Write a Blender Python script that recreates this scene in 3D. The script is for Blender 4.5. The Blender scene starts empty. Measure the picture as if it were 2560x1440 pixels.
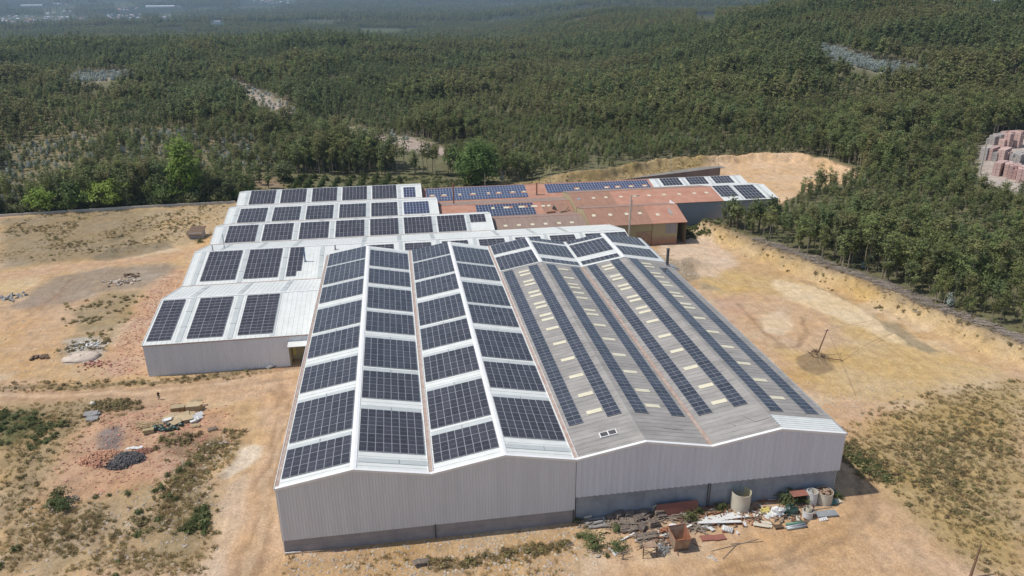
import bpy, math, random
import numpy as np
from mathutils import Vector, Matrix, Euler

random.seed(7)
rng = np.random.default_rng(11)
SC = bpy.context.scene
COL = SC.collection
rad = math.radians

# ------------------------------------------------------------------ camera
CAM = np.array([18.307, -86.161, 70.697])
YAW, PITCH, ROLL, FPX = 0.1535, 0.3709, -0.0069, 1879.6
_cy, _sy, _cp, _sp = math.cos(YAW), math.sin(YAW), math.cos(PITCH), math.sin(PITCH)
_f = np.array([_sy*_cp, _cy*_cp, -_sp]); _r = np.array([_cy, -_sy, 0.0]); _u = np.cross(_r, _f)
CR = _r*math.cos(ROLL) + _u*math.sin(ROLL)
CU = -_r*math.sin(ROLL) + _u*math.cos(ROLL)
cam = bpy.data.cameras.new('camera')
cam.sensor_width = 36.0
cam.lens = 36.0*FPX/2560.0
cam.clip_start = 1.0
cam.clip_end = 40000.0
camo = bpy.data.objects.new('camera', cam)
COL.objects.link(camo)
_m = Matrix.Identity(4)
for i in range(3):
    _m[i][0], _m[i][1], _m[i][2], _m[i][3] = CR[i], CU[i], -_f[i], CAM[i]
camo.matrix_world = _m
SC.camera = camo

# ------------------------------------------------------------------ light
SUN_EL, SUN_AZ = 58.0, -85.0          # azimuth clockwise from +Y: sun on the left, a little beyond
to_sun = Vector((math.sin(rad(SUN_AZ))*math.cos(rad(SUN_EL)), math.cos(rad(SUN_AZ))*math.cos(rad(SUN_EL)), math.sin(rad(SUN_EL))))
w = bpy.data.worlds.new('World')
SC.world = w
w.use_nodes = True
nt = w.node_tree
sky = nt.nodes.new('ShaderNodeTexSky')
sky.sky_type = 'NISHITA'
sky.sun_disc = False
sky.sun_elevation = rad(SUN_EL)
sky.sun_rotation = rad(SUN_AZ % 360)
sky.air_density = 1.0
sky.dust_density = 1.5
bg = nt.nodes['Background']
bg.inputs['Strength'].default_value = 0.11
nt.links.new(sky.outputs[0], bg.inputs['Color'])
sun = bpy.data.lights.new('sun', 'SUN')
sun.energy = 3.9
sun.angle = rad(0.53)
sun.color = (1.0, 0.955, 0.88)
suno = bpy.data.objects.new('sun', sun)
COL.objects.link(suno)
suno.rotation_euler = (-to_sun).to_track_quat('-Z', 'Y').to_euler()
SC.view_settings.view_transform = 'Standard'
SC.view_settings.look = 'None'
SC.view_settings.exposure = 0.0
SC.view_settings.gamma = 1.0
SC.view_settings.use_curve_mapping = False
SC.render.engine = 'CYCLES'
SC.cycles.max_bounces = 6
SC.cycles.diffuse_bounces = 3
SC.cycles.glossy_bounces = 2
SC.cycles.transparent_max_bounces = 4
SC.cycles.volume_bounces = 0
SC.cycles.use_denoising = True
SC.cycles.denoiser = 'OPENIMAGEDENOISE'

# ------------------------------------------------------------------ numpy helpers
def hash2(ix, iy, s=0):
    h = (ix.astype(np.int64)*374761393 + iy.astype(np.int64)*668265263 + s*974634777) & 0x7fffffff
    h = ((h ^ (h >> 13))*1274126177) & 0x7fffffff
    return ((h ^ (h >> 16)) & 0xffff)/65535.0

def vnoise(x, y, s=0):
    x = np.asarray(x, float); y = np.asarray(y, float)
    ix = np.floor(x); iy = np.floor(y); fx = x-ix; fy = y-iy
    fx = fx*fx*(3-2*fx); fy = fy*fy*(3-2*fy)
    a = hash2(ix, iy, s); b = hash2(ix+1, iy, s); c = hash2(ix, iy+1, s); d = hash2(ix+1, iy+1, s)
    return (a*(1-fx)+b*fx)*(1-fy) + (c*(1-fx)+d*fx)*fy

def fbm(x, y, scale, oct=4, s=0):
    r = 0; amp = 0.5; f = 1.0/scale; t = 0
    for o in range(oct):
        r = r + amp*vnoise(np.asarray(x)*f, np.asarray(y)*f, s+o*17); t += amp
        amp *= .5; f *= 2.03
    return r/t

def sstep(a, b, x):
    t = np.clip((np.asarray(x, float)-a)/(b-a), 0, 1)
    return t*t*(3-2*t)

def polysd(x, y, P):
    """signed distance to polygon, negative inside"""
    x = np.asarray(x, float); y = np.asarray(y, float)
    P = np.asarray(P, float); n = len(P)
    d = np.full(x.shape, 1e18); inside = np.zeros(x.shape, bool)
    for i in range(n):
        ax, ay = P[i]; bx, by = P[(i+1) % n]
        ex, ey = bx-ax, by-ay
        t = np.clip(((x-ax)*ex+(y-ay)*ey)/(ex*ex+ey*ey+1e-12), 0, 1)
        d = np.minimum(d, (x-ax-t*ex)**2 + (y-ay-t*ey)**2)
        c = (ay > y) != (by > y)
        with np.errstate(divide='ignore', invalid='ignore'):
            xx = ax + (y-ay)*ex/(ey if abs(ey) > 1e-12 else 1e-12)
        inside ^= c & (x < xx)
    d = np.sqrt(d)
    return np.where(inside, -d, d)

# ------------------------------------------------------------------ terrain
SITE = [(-400, 168), (-150, 188.5), (-93, 192.3), (-67, 194.6), (-38, 196), (-27, 205), (28, 200), (58, 209.9), (100.5, 209), (130, 219), (150, 217.5),
        (172, 217), (186, 209.5), (196, 198.5), (198, 187), (193, 172), (182, 165), (165, 159), (150, 149), (142, 138),
        (126, 133), (114, 131), (120, 108), (127, 88), (133, 71.5), (137, 55), (141.5, 38), (145, 28), (154, -20), (160, -120), (-400, -120)]
BRICKYARD = [(243, 158), (262, 140), (330, 140), (372, 180), (352, 226), (318, 236), (268, 212), (250, 186)]

def polar(x, y):
    dx = np.asarray(x, float)-CAM[0]; dy = np.asarray(y, float)-CAM[1]
    d = np.hypot(dx, dy)
    th = np.arctan2(dx, dy)-YAW
    return th, d

def H(x, y):
    x = np.asarray(x, float); y = np.asarray(y, float)
    th, d = polar(x, y)
    sd = polysd(x, y, SITE)
    near = 1-sstep(300, 520, d)
    z = 0.35*(fbm(x, y, 30, 3, 3)-.5) + 0.10*(fbm(x, y, 3.0, 3, 9)-.5)
    # sand bank around the right of the yard
    bankw = sstep(88, 112, x + 0.22*np.maximum(0, y-125))
    jag = 3.2*(fbm(x, y, 4, 4, 21)-.5)
    bank = (4.1*sstep(-4.2, 0.6, sd+jag) + 1.3*(fbm(x, y, 1.9, 3, 22)-.5)*np.exp(-((sd+2.2)/2.2)**2))*bankw
    z = z + bank*near + (1-near)*3.0
    # gentle rise of the back road
    z = z + 2.2*sstep(70, 150, x)*sstep(194, 206, y)*(sd < 0)*near
    # mounds in the lower left waste ground
    z = z + 0.9*np.exp(-(((x+15.5)/9)**2+((y-17)/5)**2))*(0.6+0.8*fbm(x, y, 4, 3, 31))
    z = z + 1.0*np.exp(-(((x+40)/8)**2+((y-33)/9)**2))*(0.5+0.9*fbm(x, y, 5, 3, 33))
    z = z + 1.5*np.exp(-(((x-102)/2.4)**2+((y-42.5)/2.0)**2))*(.6+.8*fbm(x, y, 1.6, 3, 37))
    z = z + 0.8*np.exp(-(((x+46)/9)**2+((y-84)/7)**2))*(0.4+1.0*fbm(x, y, 5, 3, 35))
    z = z + 2.3*np.exp(-(((x-97.5)/4.5)**2+((y-101)/3.2)**2))*(.45+1.0*fbm(x, y, 2.6, 4, 38))
    ll = sstep(-6, -14, x)*sstep(47, 40, y)*sstep(-115, -60, x)
    rg = 1-np.abs(2*fbm(x, y, 7.5, 4, 41)-1)
    z = z + ll*(1.5*(rg-.62)+.5*(fbm(x, y, 2.2, 3, 42)-.5))
    # far hills
    tht = np.degrees(th)
    hl = 9.0+0*tht
    hc = -3.0
    hr = 54.0
    hcrest = np.where(tht < -5, hl+(hc-hl)*sstep(-16, -5, tht), hc+(hr-hc)*sstep(4, 24, tht))
    dc = np.where(tht < -5, 960.0, 960.0-60*sstep(0, 20, tht))
    ramp = sstep(230, dc, d)
    und = (fbm(x, y, 190, 4, 51)-.5)
    hill = hcrest*ramp + 16*und*sstep(230, 600, d)
    hill = hill + 9.0*(fbm(x, y, 70, 3, 52)-.5)*sstep(230, 420, d)
    fall = sstep(dc, dc+900, d)
    farbase = np.where(tht < -3, -34.0, -34.0+52*sstep(-3, 8, tht))
    hill = hill*(1-fall) + fall*(farbase + 60*(fbm(x, y, 1100, 4, 53)-.5))
    farh = sstep(4200, 9500, d)*(150+60*(fbm(x, y, 2600, 3, 54)-.5))
    return z + hill + farh

def ray(px, py):
    d = _f*FPX + CR*(px-1280) - CU*(py-720)
    return d/np.linalg.norm(d)

def G(px, py, z=None):
    """photo pixel -> point on the terrain (or on height z)"""
    d = ray(px, py)
    if z is not None:
        t = (z-CAM[2])/d[2]
        return CAM + d*t
    if d[2] < -.17:
        t0, t1 = (9-CAM[2])/d[2], (-2.5-CAM[2])/d[2]
        ts = np.linspace(t0, t1, 48); P = CAM[None]+d[None]*ts[:, None]; e = P[:, 2]-H(P[:, 0], P[:, 1])
        k = int(np.argmax(e < 0))
        if k > 0: return CAM+d*(ts[k-1]+(ts[k]-ts[k-1])*e[k-1]/(e[k-1]-e[k]))
    ts = 40*1.012**np.arange(480)
    P = CAM[None]+d[None]*ts[:, None]
    hh = H(P[:, 0], P[:, 1])
    k = np.argmax(P[:, 2] < hh)
    lo, hi = ts[max(k-1, 0)], ts[k]
    for _ in range(18):
        m = (lo+hi)/2
        p = CAM+d*m
        if p[2] < H(p[0], p[1]): hi = m
        else: lo = m
    return CAM+d*hi

def Gz(px, py, z):
    p = G(px, py, z); return (float(p[0]), float(p[1]))

# ------------------------------------------------------------------ materials
def newmat(name):
    m = bpy.data.materials.new(name); m.use_nodes = True
    return m, m.node_tree, m.node_tree.nodes['Principled BSDF']

def mat(name, c1, c2=None, scale=1.0, rough=.7, spec=.3, metal=0.0, bump=0.0, bscale=None, rnd=0.0, detail=5, stretch=None, contrast=(.35, .65)):
    m, t, b = newmat(name)
    N, L = t.nodes, t.links
    b.inputs['Roughness'].default_value = rough
    b.inputs['Specular IOR Level'].default_value = spec
    b.inputs['Metallic'].default_value = metal
    c2 = c2 or c1
    tc = N.new('ShaderNodeTexCoord')
    mp = N.new('ShaderNodeMapping')
    L.new(tc.outputs['Object'], mp.inputs[0])
    if stretch: mp.inputs['Scale'].default_value = stretch
    nz = N.new('ShaderNodeTexNoise'); nz.inputs['Scale'].default_value = scale; nz.inputs['Detail'].default_value = detail
    nz.inputs['Roughness'].default_value = .65
    L.new(mp.outputs[0], nz.inputs['Vector'])
    mr = N.new('ShaderNodeMapRange'); mr.inputs[1].default_value = contrast[0]; mr.inputs[2].default_value = contrast[1]
    L.new(nz.outputs['Fac'], mr.inputs[0])
    mx = N.new('ShaderNodeMix'); mx.data_type = 'RGBA'
    mx.inputs[6].default_value = (*c1, 1); mx.inputs[7].default_value = (*c2, 1)
    L.new(mr.outputs[0], mx.inputs[0])
    out = mx.outputs[2]
    if rnd > 0:
        oi = N.new('ShaderNodeObjectInfo')
        hs = N.new('ShaderNodeHueSaturation')
        mr2 = N.new('ShaderNodeMapRange'); mr2.inputs[3].default_value = 1-rnd; mr2.inputs[4].default_value = 1+rnd
        L.new(oi.outputs['Random'], mr2.inputs[0]); L.new(mr2.outputs[0], hs.inputs['Value'])
        mul = N.new('ShaderNodeMath'); mul.operation = 'MULTIPLY'; mul.inputs[1].default_value = 7.31
        fr = N.new('ShaderNodeMath'); fr.operation = 'FRACT'
        L.new(oi.outputs['Random'], mul.inputs[0]); L.new(mul.outputs[0], fr.inputs[0])
        mr3 = N.new('ShaderNodeMapRange'); mr3.inputs[3].default_value = .5-rnd*.07; mr3.inputs[4].default_value = .5+rnd*.07
        L.new(fr.outputs[0], mr3.inputs[0]); L.new(mr3.outputs[0], hs.inputs['Hue'])
        L.new(out, hs.inputs['Color']); out = hs.outputs[0]
    L.new(out, b.inputs['Base Color'])
    if bump > 0:
        bn = N.new('ShaderNodeTexNoise'); bn.inputs['Scale'].default_value = bscale or scale*4; bn.inputs['Detail'].default_value = 6
        L.new(mp.outputs[0], bn.inputs['Vector'])
        bp = N.new('ShaderNodeBump'); bp.inputs['Strength'].default_value = bump; bp.inputs['Distance'].default_value = .1
        L.new(bn.outputs['Fac'], bp.inputs['Height']); L.new(bp.outputs[0], b.inputs['Normal'])
    return m

M = {}
M['white_sheet'] = mat('white_roof_sheet', (.72, .735, .71), (.60, .62, .595), .5, .45, .4, detail=8, contrast=(.3, .72))
M['white_trim'] = mat('white_trim', (.80, .80, .79), (.74, .75, .74), .6, .45, .4)
M['clad_left'] = mat('warm_grey_cladding', (.69, .715, .755), (.59, .61, .645), .9, .5, .4, stretch=(1, 1, .06), contrast=(.25, .75))
M['clad_right'] = mat('lilac_grey_cladding', (.69, .725, .80), (.59, .62, .69), .9, .5, .4, stretch=(1, 1, .06), contrast=(.25, .75))
M['clad_shed'] = mat('shed_cladding', (.68, .70, .735), (.58, .60, .63), .8, .5, .4, stretch=(1, 1, .06), contrast=(.25, .75))
M['concrete'] = mat('precast_concrete', (.36, .335, .335), (.28, .265, .27), .5, .85, .2, bump=.15)
M['concrete_blue'] = mat('blue_grey_concrete', (.36, .385, .415), (.27, .29, .32), .5, .85, .2, bump=.15)
M['fibre'] = mat('grey_fibre_cement', (.355, .338, .318), (.255, .243, .23), .22, .85, .2, stretch=(1, 2.2, 1), bump=.1)
M['skylight'] = mat('grey_translucent_sheet', (.52, .55, .54), (.46, .49, .48), .5, .35, .5)
M['sky_cream'] = mat('cream_translucent_sheet', (.70, .655, .50), (.62, .57, .42), .8, .4, .4)
M['gutter'] = mat('rusty_gutter', (.36, .24, .19), (.46, .39, .34), 1.2, .7, .3)
M['frame'] = mat('aluminium_frame', (.52, .53, .55), None, 1, .35, .5, metal=.3)
M['terra'] = mat('terracotta_sheet', (.47, .265, .195), (.40, .205, .145), .35, .85, .2, bump=.15)
M['terra_old'] = mat('weathered_brown_sheet', (.275, .17, .125), (.37, .21, .15), .5, .9, .2, stretch=(2.5, .5, 1), bump=.15)
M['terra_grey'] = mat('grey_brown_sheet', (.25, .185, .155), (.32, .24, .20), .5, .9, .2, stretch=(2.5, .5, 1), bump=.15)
M['beige_wall'] = mat('beige_block_wall', (.42, .36, .22), (.34, .29, .18), .4, .9, .2)
M['blue_wall'] = mat('blue_grey_sheet_wall', (.29, .33, .38), (.25, .29, .335), .2, .5, .4)
M['ret_wall'] = mat('stained_retaining_wall', (.27, .22, .195), (.20, .165, .15), .3, .9, .2, stretch=(1, 1, .3))
M['asphalt'] = mat('old_asphalt', (.25, .235, .215), (.20, .19, .18), .3, .9, .2, bump=.1)
M['kerb'] = mat('pale_kerb', (.55, .52, .46), None, .6, .9)
M['rust'] = mat('rust', (.23, .095, .055), (.32, .15, .09), 1.3, .85, .25, bump=.15)
M['rust_lt'] = mat('rust_light', (.40, .30, .215), (.25, .16, .11), 1.1, .8, .25, bump=.15)
M['redpaint'] = mat('red_oxide_paint', (.30, .12, .09), (.25, .11, .085), .8, .6, .3)
M['dark_metal'] = mat('dark_flue_metal', (.06, .06, .065), (.10, .09, .09), 1.5, .5, .4)
M['blue_pipe'] = mat('blue_painted_pipe', (.07, .13, .22), None, 1, .5, .4)
M['grey_metal'] = mat('galvanised_metal', (.38, .40, .41), (.30, .32, .33), 1.2, .45, .5, metal=.2)
M['wood_grey'] = mat('weathered_wood', (.30, .25, .205), (.19, .155, .13), 2.5, .9, .15, rnd=.18)
M['wood_new'] = mat('pale_new_wood', (.58, .47, .28), (.48, .37, .21), 2.0, .85, .15, rnd=.12)
M['wood_dark'] = mat('dark_wood', (.13, .09, .065), (.19, .13, .09), 2.0, .9, .15)
M['pole_wood'] = mat('pole_wood', (.16, .10, .065), (.22, .15, .10), 1.5, .9, .15)
M['pole_conc'] = mat('pole_concrete', (.50, .46, .40), (.42, .385, .33), .8, .85, .2)
M['cardboard'] = mat('cardboard', (.46, .37, .24), (.40, .31, .19), 1.0, .9, .1, rnd=.15)
M['card_brown'] = mat('brown_board', (.40, .27, .13), (.33, .21, .10), 1.0, .9, .1)
M['bag_green'] = mat('dark_green_plastic', (.018, .045, .035), (.04, .075, .06), 2.2, .35, .5)
M['white_plastic'] = mat('white_plastic', (.68, .68, .66), (.58, .58, .57), 1.0, .5, .4)
M['cream'] = mat('cream_fibreglass', (.62, .58, .48), (.54, .48, .38), .8, .5, .4)
M['cream_in'] = mat('cream_inside', (.56, .52, .34), (.46, .42, .28), .8, .7, .3)
M['yellow'] = mat('yellow_board', (.60, .50, .14), (.52, .45, .20), 1, .7)
M['green_panel'] = mat('green_panel', (.09, .21, .15), (.13, .26, .19), 1, .6)
M['brick_red'] = mat('broken_red_brick', (.40, .195, .135), (.48, .28, .20), 1.3, .9, .15, rnd=.25)
M['brick_dark'] = mat('dark_grey_clinker', (.10, .095, .095), (.16, .15, .15), 1.3, .9, .15)
M['brick_pink'] = mat('pink_brick_pack', (.56, .40, .36), (.49, .34, .31), .8, .9, .15, rnd=.14)
M['brick_grey'] = mat('grey_block_pack', (.42, .39, .37), (.36, .33, .32), .8, .9, .15, rnd=.12)
M['stone'] = mat('pale_stone', (.50, .44, .36), (.38, .32, .26), 1.2, .9, .15, rnd=.25)
M['stone_dk'] = mat('grey_slab', (.24, .235, .23), (.30, .29, .28), 1, .85)
M['clothes'] = mat('dark_clothes', (.02, .018, .02), None, 5, .8)
M['skin'] = mat('skin', (.40, .24, .17), None, 5, .6)
M['hair'] = mat('hair', (.02, .014, .01), None, 5, .6)
M['cable'] = mat('cable', (.14, .10, .07), None, 5, .6)

def leafmat(name, c1, c2, rnd=.22, scale=.8):
    m = mat(name, c1, c2, scale, .62, .22, rnd=rnd, contrast=(.3, .7))
    t = m.node_tree; N, L = t.nodes, t.links
    b = N['Principled BSDF']
    tr = N.new('ShaderNodeBsdfTranslucent')
    mx = N.new('ShaderNodeMixShader'); mx.inputs[0].default_value = .42
    src = b.inputs['Base Color'].links[0].from_socket
    L.new(src, tr.inputs['Color'])
    out = N['Material Output']
    L.new(b.outputs[0], mx.inputs[1]); L.new(tr.outputs[0], mx.inputs[2]); L.new(mx.outputs[0], out.inputs['Surface'])
    return m
M['leaf_euc'] = leafmat('eucalyptus_leaves', (.160, .190, .066), (.235, .265, .100), .30)
M['leaf_euc_d'] = leafmat('dark_eucalyptus_leaves', (.132, .166, .068), (.195, .228, .098), .28)
M['leaf_euc_w'] = leafmat('warm_eucalyptus_leaves', (.190, .190, .078), (.255, .250, .105), .25)
M['leaf_blue'] = leafmat('bluish_juvenile_leaves', (.36, .42, .385), (.46, .51, .47), .15)
M['leaf_dec'] = leafmat('bright_deciduous_leaves', (.20, .29, .05), (.30, .40, .085), .12)
M['leaf_dec_d'] = leafmat('mid_green_leaves', (.11, .17, .045), (.165, .235, .07), .15)
M['leaf_con'] = leafmat('conifer_needles', (.085, .115, .038), (.13, .16, .055), .18)
M['grass_dry'] = leafmat('dry_grass', (.33, .26, .125), (.43, .35, .18), .3)
M['grass_olive'] = leafmat('olive_scrub', (.27, .225, .11), (.36, .30, .155), .3)
M['grass_green'] = leafmat('green_weeds', (.12, .145, .055), (.18, .20, .08), .25)
M['bark'] = mat('pale_bark', (.36, .31, .25), (.22, .18, .14), 1.0, .9, .1, rnd=.2)
M['bark_d'] = mat('dark_bark', (.12, .09, .07), (.18, .14, .11), 1.0, .9, .1)
M['dead_wood'] = mat('dead_branches', (.30, .26, .22), (.21, .18, .155), 1.0, .9, .1, rnd=.25)

def glassmat(name, c, c2):
    m = mat(name, c, c2, .9, .2, .5, rnd=.22)
    return m
M['pv'] = glassmat('panel_glass_black', (.042, .041, .048), (.056, .055, .064))
M['pv_dark'] = glassmat('panel_glass_grey_blue', (.046, .052, .066), (.060, .066, .082))
M['pv_blue'] = glassmat('panel_glass_blue', (.042, .056, .115), (.058, .074, .145))

# ------------------------------------------------------------------ mesh builder
class MB:
    def __init__(s): s.v = []; s.f = []; s.m = []
    def quad(s, pts, mi=0):
        n = len(s.v); s.v += [tuple(map(float, p)) for p in pts]; s.f.append(tuple(range(n, n+len(pts)))); s.m.append(mi)
    def obox(s, c, ax, ay, az, mi=0):
        c = np.asarray(c, float); ax, ay, az = (np.asarray(q, float) for q in (ax, ay, az))
        n = len(s.v)
        for k in range(8):
            s.v.append(tuple(c + (ax if k & 1 else -ax) + (ay if k & 2 else -ay) + (az if k & 4 else -az)))
        for f in ((0, 2, 3, 1), (4, 5, 7, 6), (0, 1, 5, 4), (2, 6, 7, 3), (0, 4, 6, 2), (1, 3, 7, 5)):
            s.f.append(tuple(n+i for i in f)); s.m.append(mi)
    def box(s, x0, x1, y0, y1, z0, z1, mi=0):
        s.obox(((x0+x1)/2, (y0+y1)/2, (z0+z1)/2), ((x1-x0)/2, 0, 0), (0, (y1-y0)/2, 0), (0, 0, (z1-z0)/2), mi)
    def rbox(s, c, size, rz=0, rx=0, ry=0, mi=0):
        R = np.array(Euler((rx, ry, rz)).to_matrix())
        s.obox(c, R[:, 0]*size[0]/2, R[:, 1]*size[1]/2, R[:, 2]*size[2]/2, mi)
    def beam(s, a, b, wx, wz, mi=0):
        a = np.asarray(a, float); b = np.asarray(b, float); d = b-a; l = np.linalg.norm(d); d = d/l
        up = np.array([0, 0, 1.]) if abs(d[2]) < .95 else np.array([1., 0, 0])
        sx = np.cross(d, up); sx /= np.linalg.norm(sx); sz = np.cross(sx, d)
        s.obox((a+b)/2, d*l/2, sx*wx/2, sz*wz/2, mi)
    def tube(s, pts, rs, n=8, mi=0, cap=True):
        pts = [np.asarray(p, float) for p in pts]
        if not hasattr(rs, '__len__'): rs = [rs]*len(pts)
        base = len(s.v)
        for i, p in enumerate(pts):
            d = pts[min(i+1, len(pts)-1)]-pts[max(i-1, 0)]; d = d/np.linalg.norm(d)
            up = np.array([0, 0, 1.]) if abs(d[2]) < .9 else np.array([1., 0, 0])
            a = np.cross(d, up); a /= np.linalg.norm(a); b = np.cross(d, a)
            for k in range(n):
                t = 2*math.pi*k/n
                s.v.append(tuple(p+rs[i]*(a*math.cos(t)+b*math.sin(t))))
        for i in range(len(pts)-1):
            for k in range(n):
                q = base+i*n; s.f.append((q+k, q+(k+1) % n, q+n+(k+1) % n, q+n+k)); s.m.append(mi)
        if cap:
            s.f.append(tuple(base+k for k in range(n))[::-1]); s.m.append(mi)
            e = base+(len(pts)-1)*n
            s.f.append(tuple(e+k for k in range(n))); s.m.append(mi)
    def lathe(s, c, prof, n=20, mi=0):
        base = len(s.v); c = np.asarray(c, float)
        for r, z in prof:
            for k in range(n):
                t = 2*math.pi*k/n; s.v.append((c[0]+r*math.cos(t), c[1]+r*math.sin(t), c[2]+z))
        for i in range(len(prof)-1):
            for k in range(n):
                q = base+i*n; s.f.append((q+k, q+(k+1) % n, q+n+(k+1) % n, q+n+k)); s.m.append(mi)
    def blob(s, c, r, n=10, k=6, rough=.25, seed=0, mi=0, flat=0.0):
        rr = random.Random(seed); base = len(s.v)
        for i in range(k+1):
            ph = math.pi*i/k
            for j in range(n):
                th = 2*math.pi*j/n
                q = 1+rough*(rr.random()-.5)*2
                x = r[0]*q*math.sin(ph)*math.cos(th); y = r[1]*q*math.sin(ph)*math.sin(th); z = r[2]*q*math.cos(ph)
                if z < -flat*r[2]: z = -flat*r[2]
                s.v.append((c[0]+x, c[1]+y, c[2]+z))
        for i in range(k):
            for j in range(n):
                a = base+i*n; s.f.append((a+j, a+n+j, a+n+(j+1) % n, a+(j+1) % n)); s.m.append(mi)
    def mesh(s, name, mats, origin=(0, 0, 0), smooth=False):
        me = bpy.data.meshes.new(name)
        o = np.asarray(origin, float)
        v = np.asarray(s.v, float).reshape(-1, 3)-o
        me.from_pydata(v.tolist(), [], s.f)
        for q in (mats if isinstance(mats, (list, tuple)) else [mats]): me.materials.append(q)
        if any(s.m): me.polygons.foreach_set('material_index', s.m)
        if smooth: me.polygons.foreach_set('use_smooth', [True]*len(me.polygons))
        me.update()
        return me
    def build(s, name, mats, parent=None, origin=None, smooth=False, kind=None):
        if origin is None:
            origin = (0, 0, 0)
            if parent is not None:
                q = parent; o = Vector((0, 0, 0))
                while q is not None: o = o+q.location; q = q.parent
                origin = o
        ob = bpy.data.objects.new(name, s.mesh(name, mats, origin, smooth))
        COL.objects.link(ob)
        if parent is not None: ob.parent = parent
        else: ob.location = origin
        if kind: ob['kind'] = kind
        return ob

def tag(o, label, cat, group=None):
    o['label'] = label; o['category'] = cat
    if group: o['group'] = group
    return o

def thing(name, label, cat, loc=(0, 0, 0), group=None):
    o = bpy.data.objects.new(name, None); COL.objects.link(o)
    o.location = loc; o.empty_display_size = .5
    return tag(o, label, cat, group)

def inst(name, me, loc, rot=(0, 0, 0), scale=1.0, parent=None):
    o = bpy.data.objects.new(name, me); COL.objects.link(o)
    o.location = loc; o.rotation_euler = rot
    o.scale = (scale,)*3 if not hasattr(scale, '__len__') else scale
    if parent is not None: o.parent = parent
    return o

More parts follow.
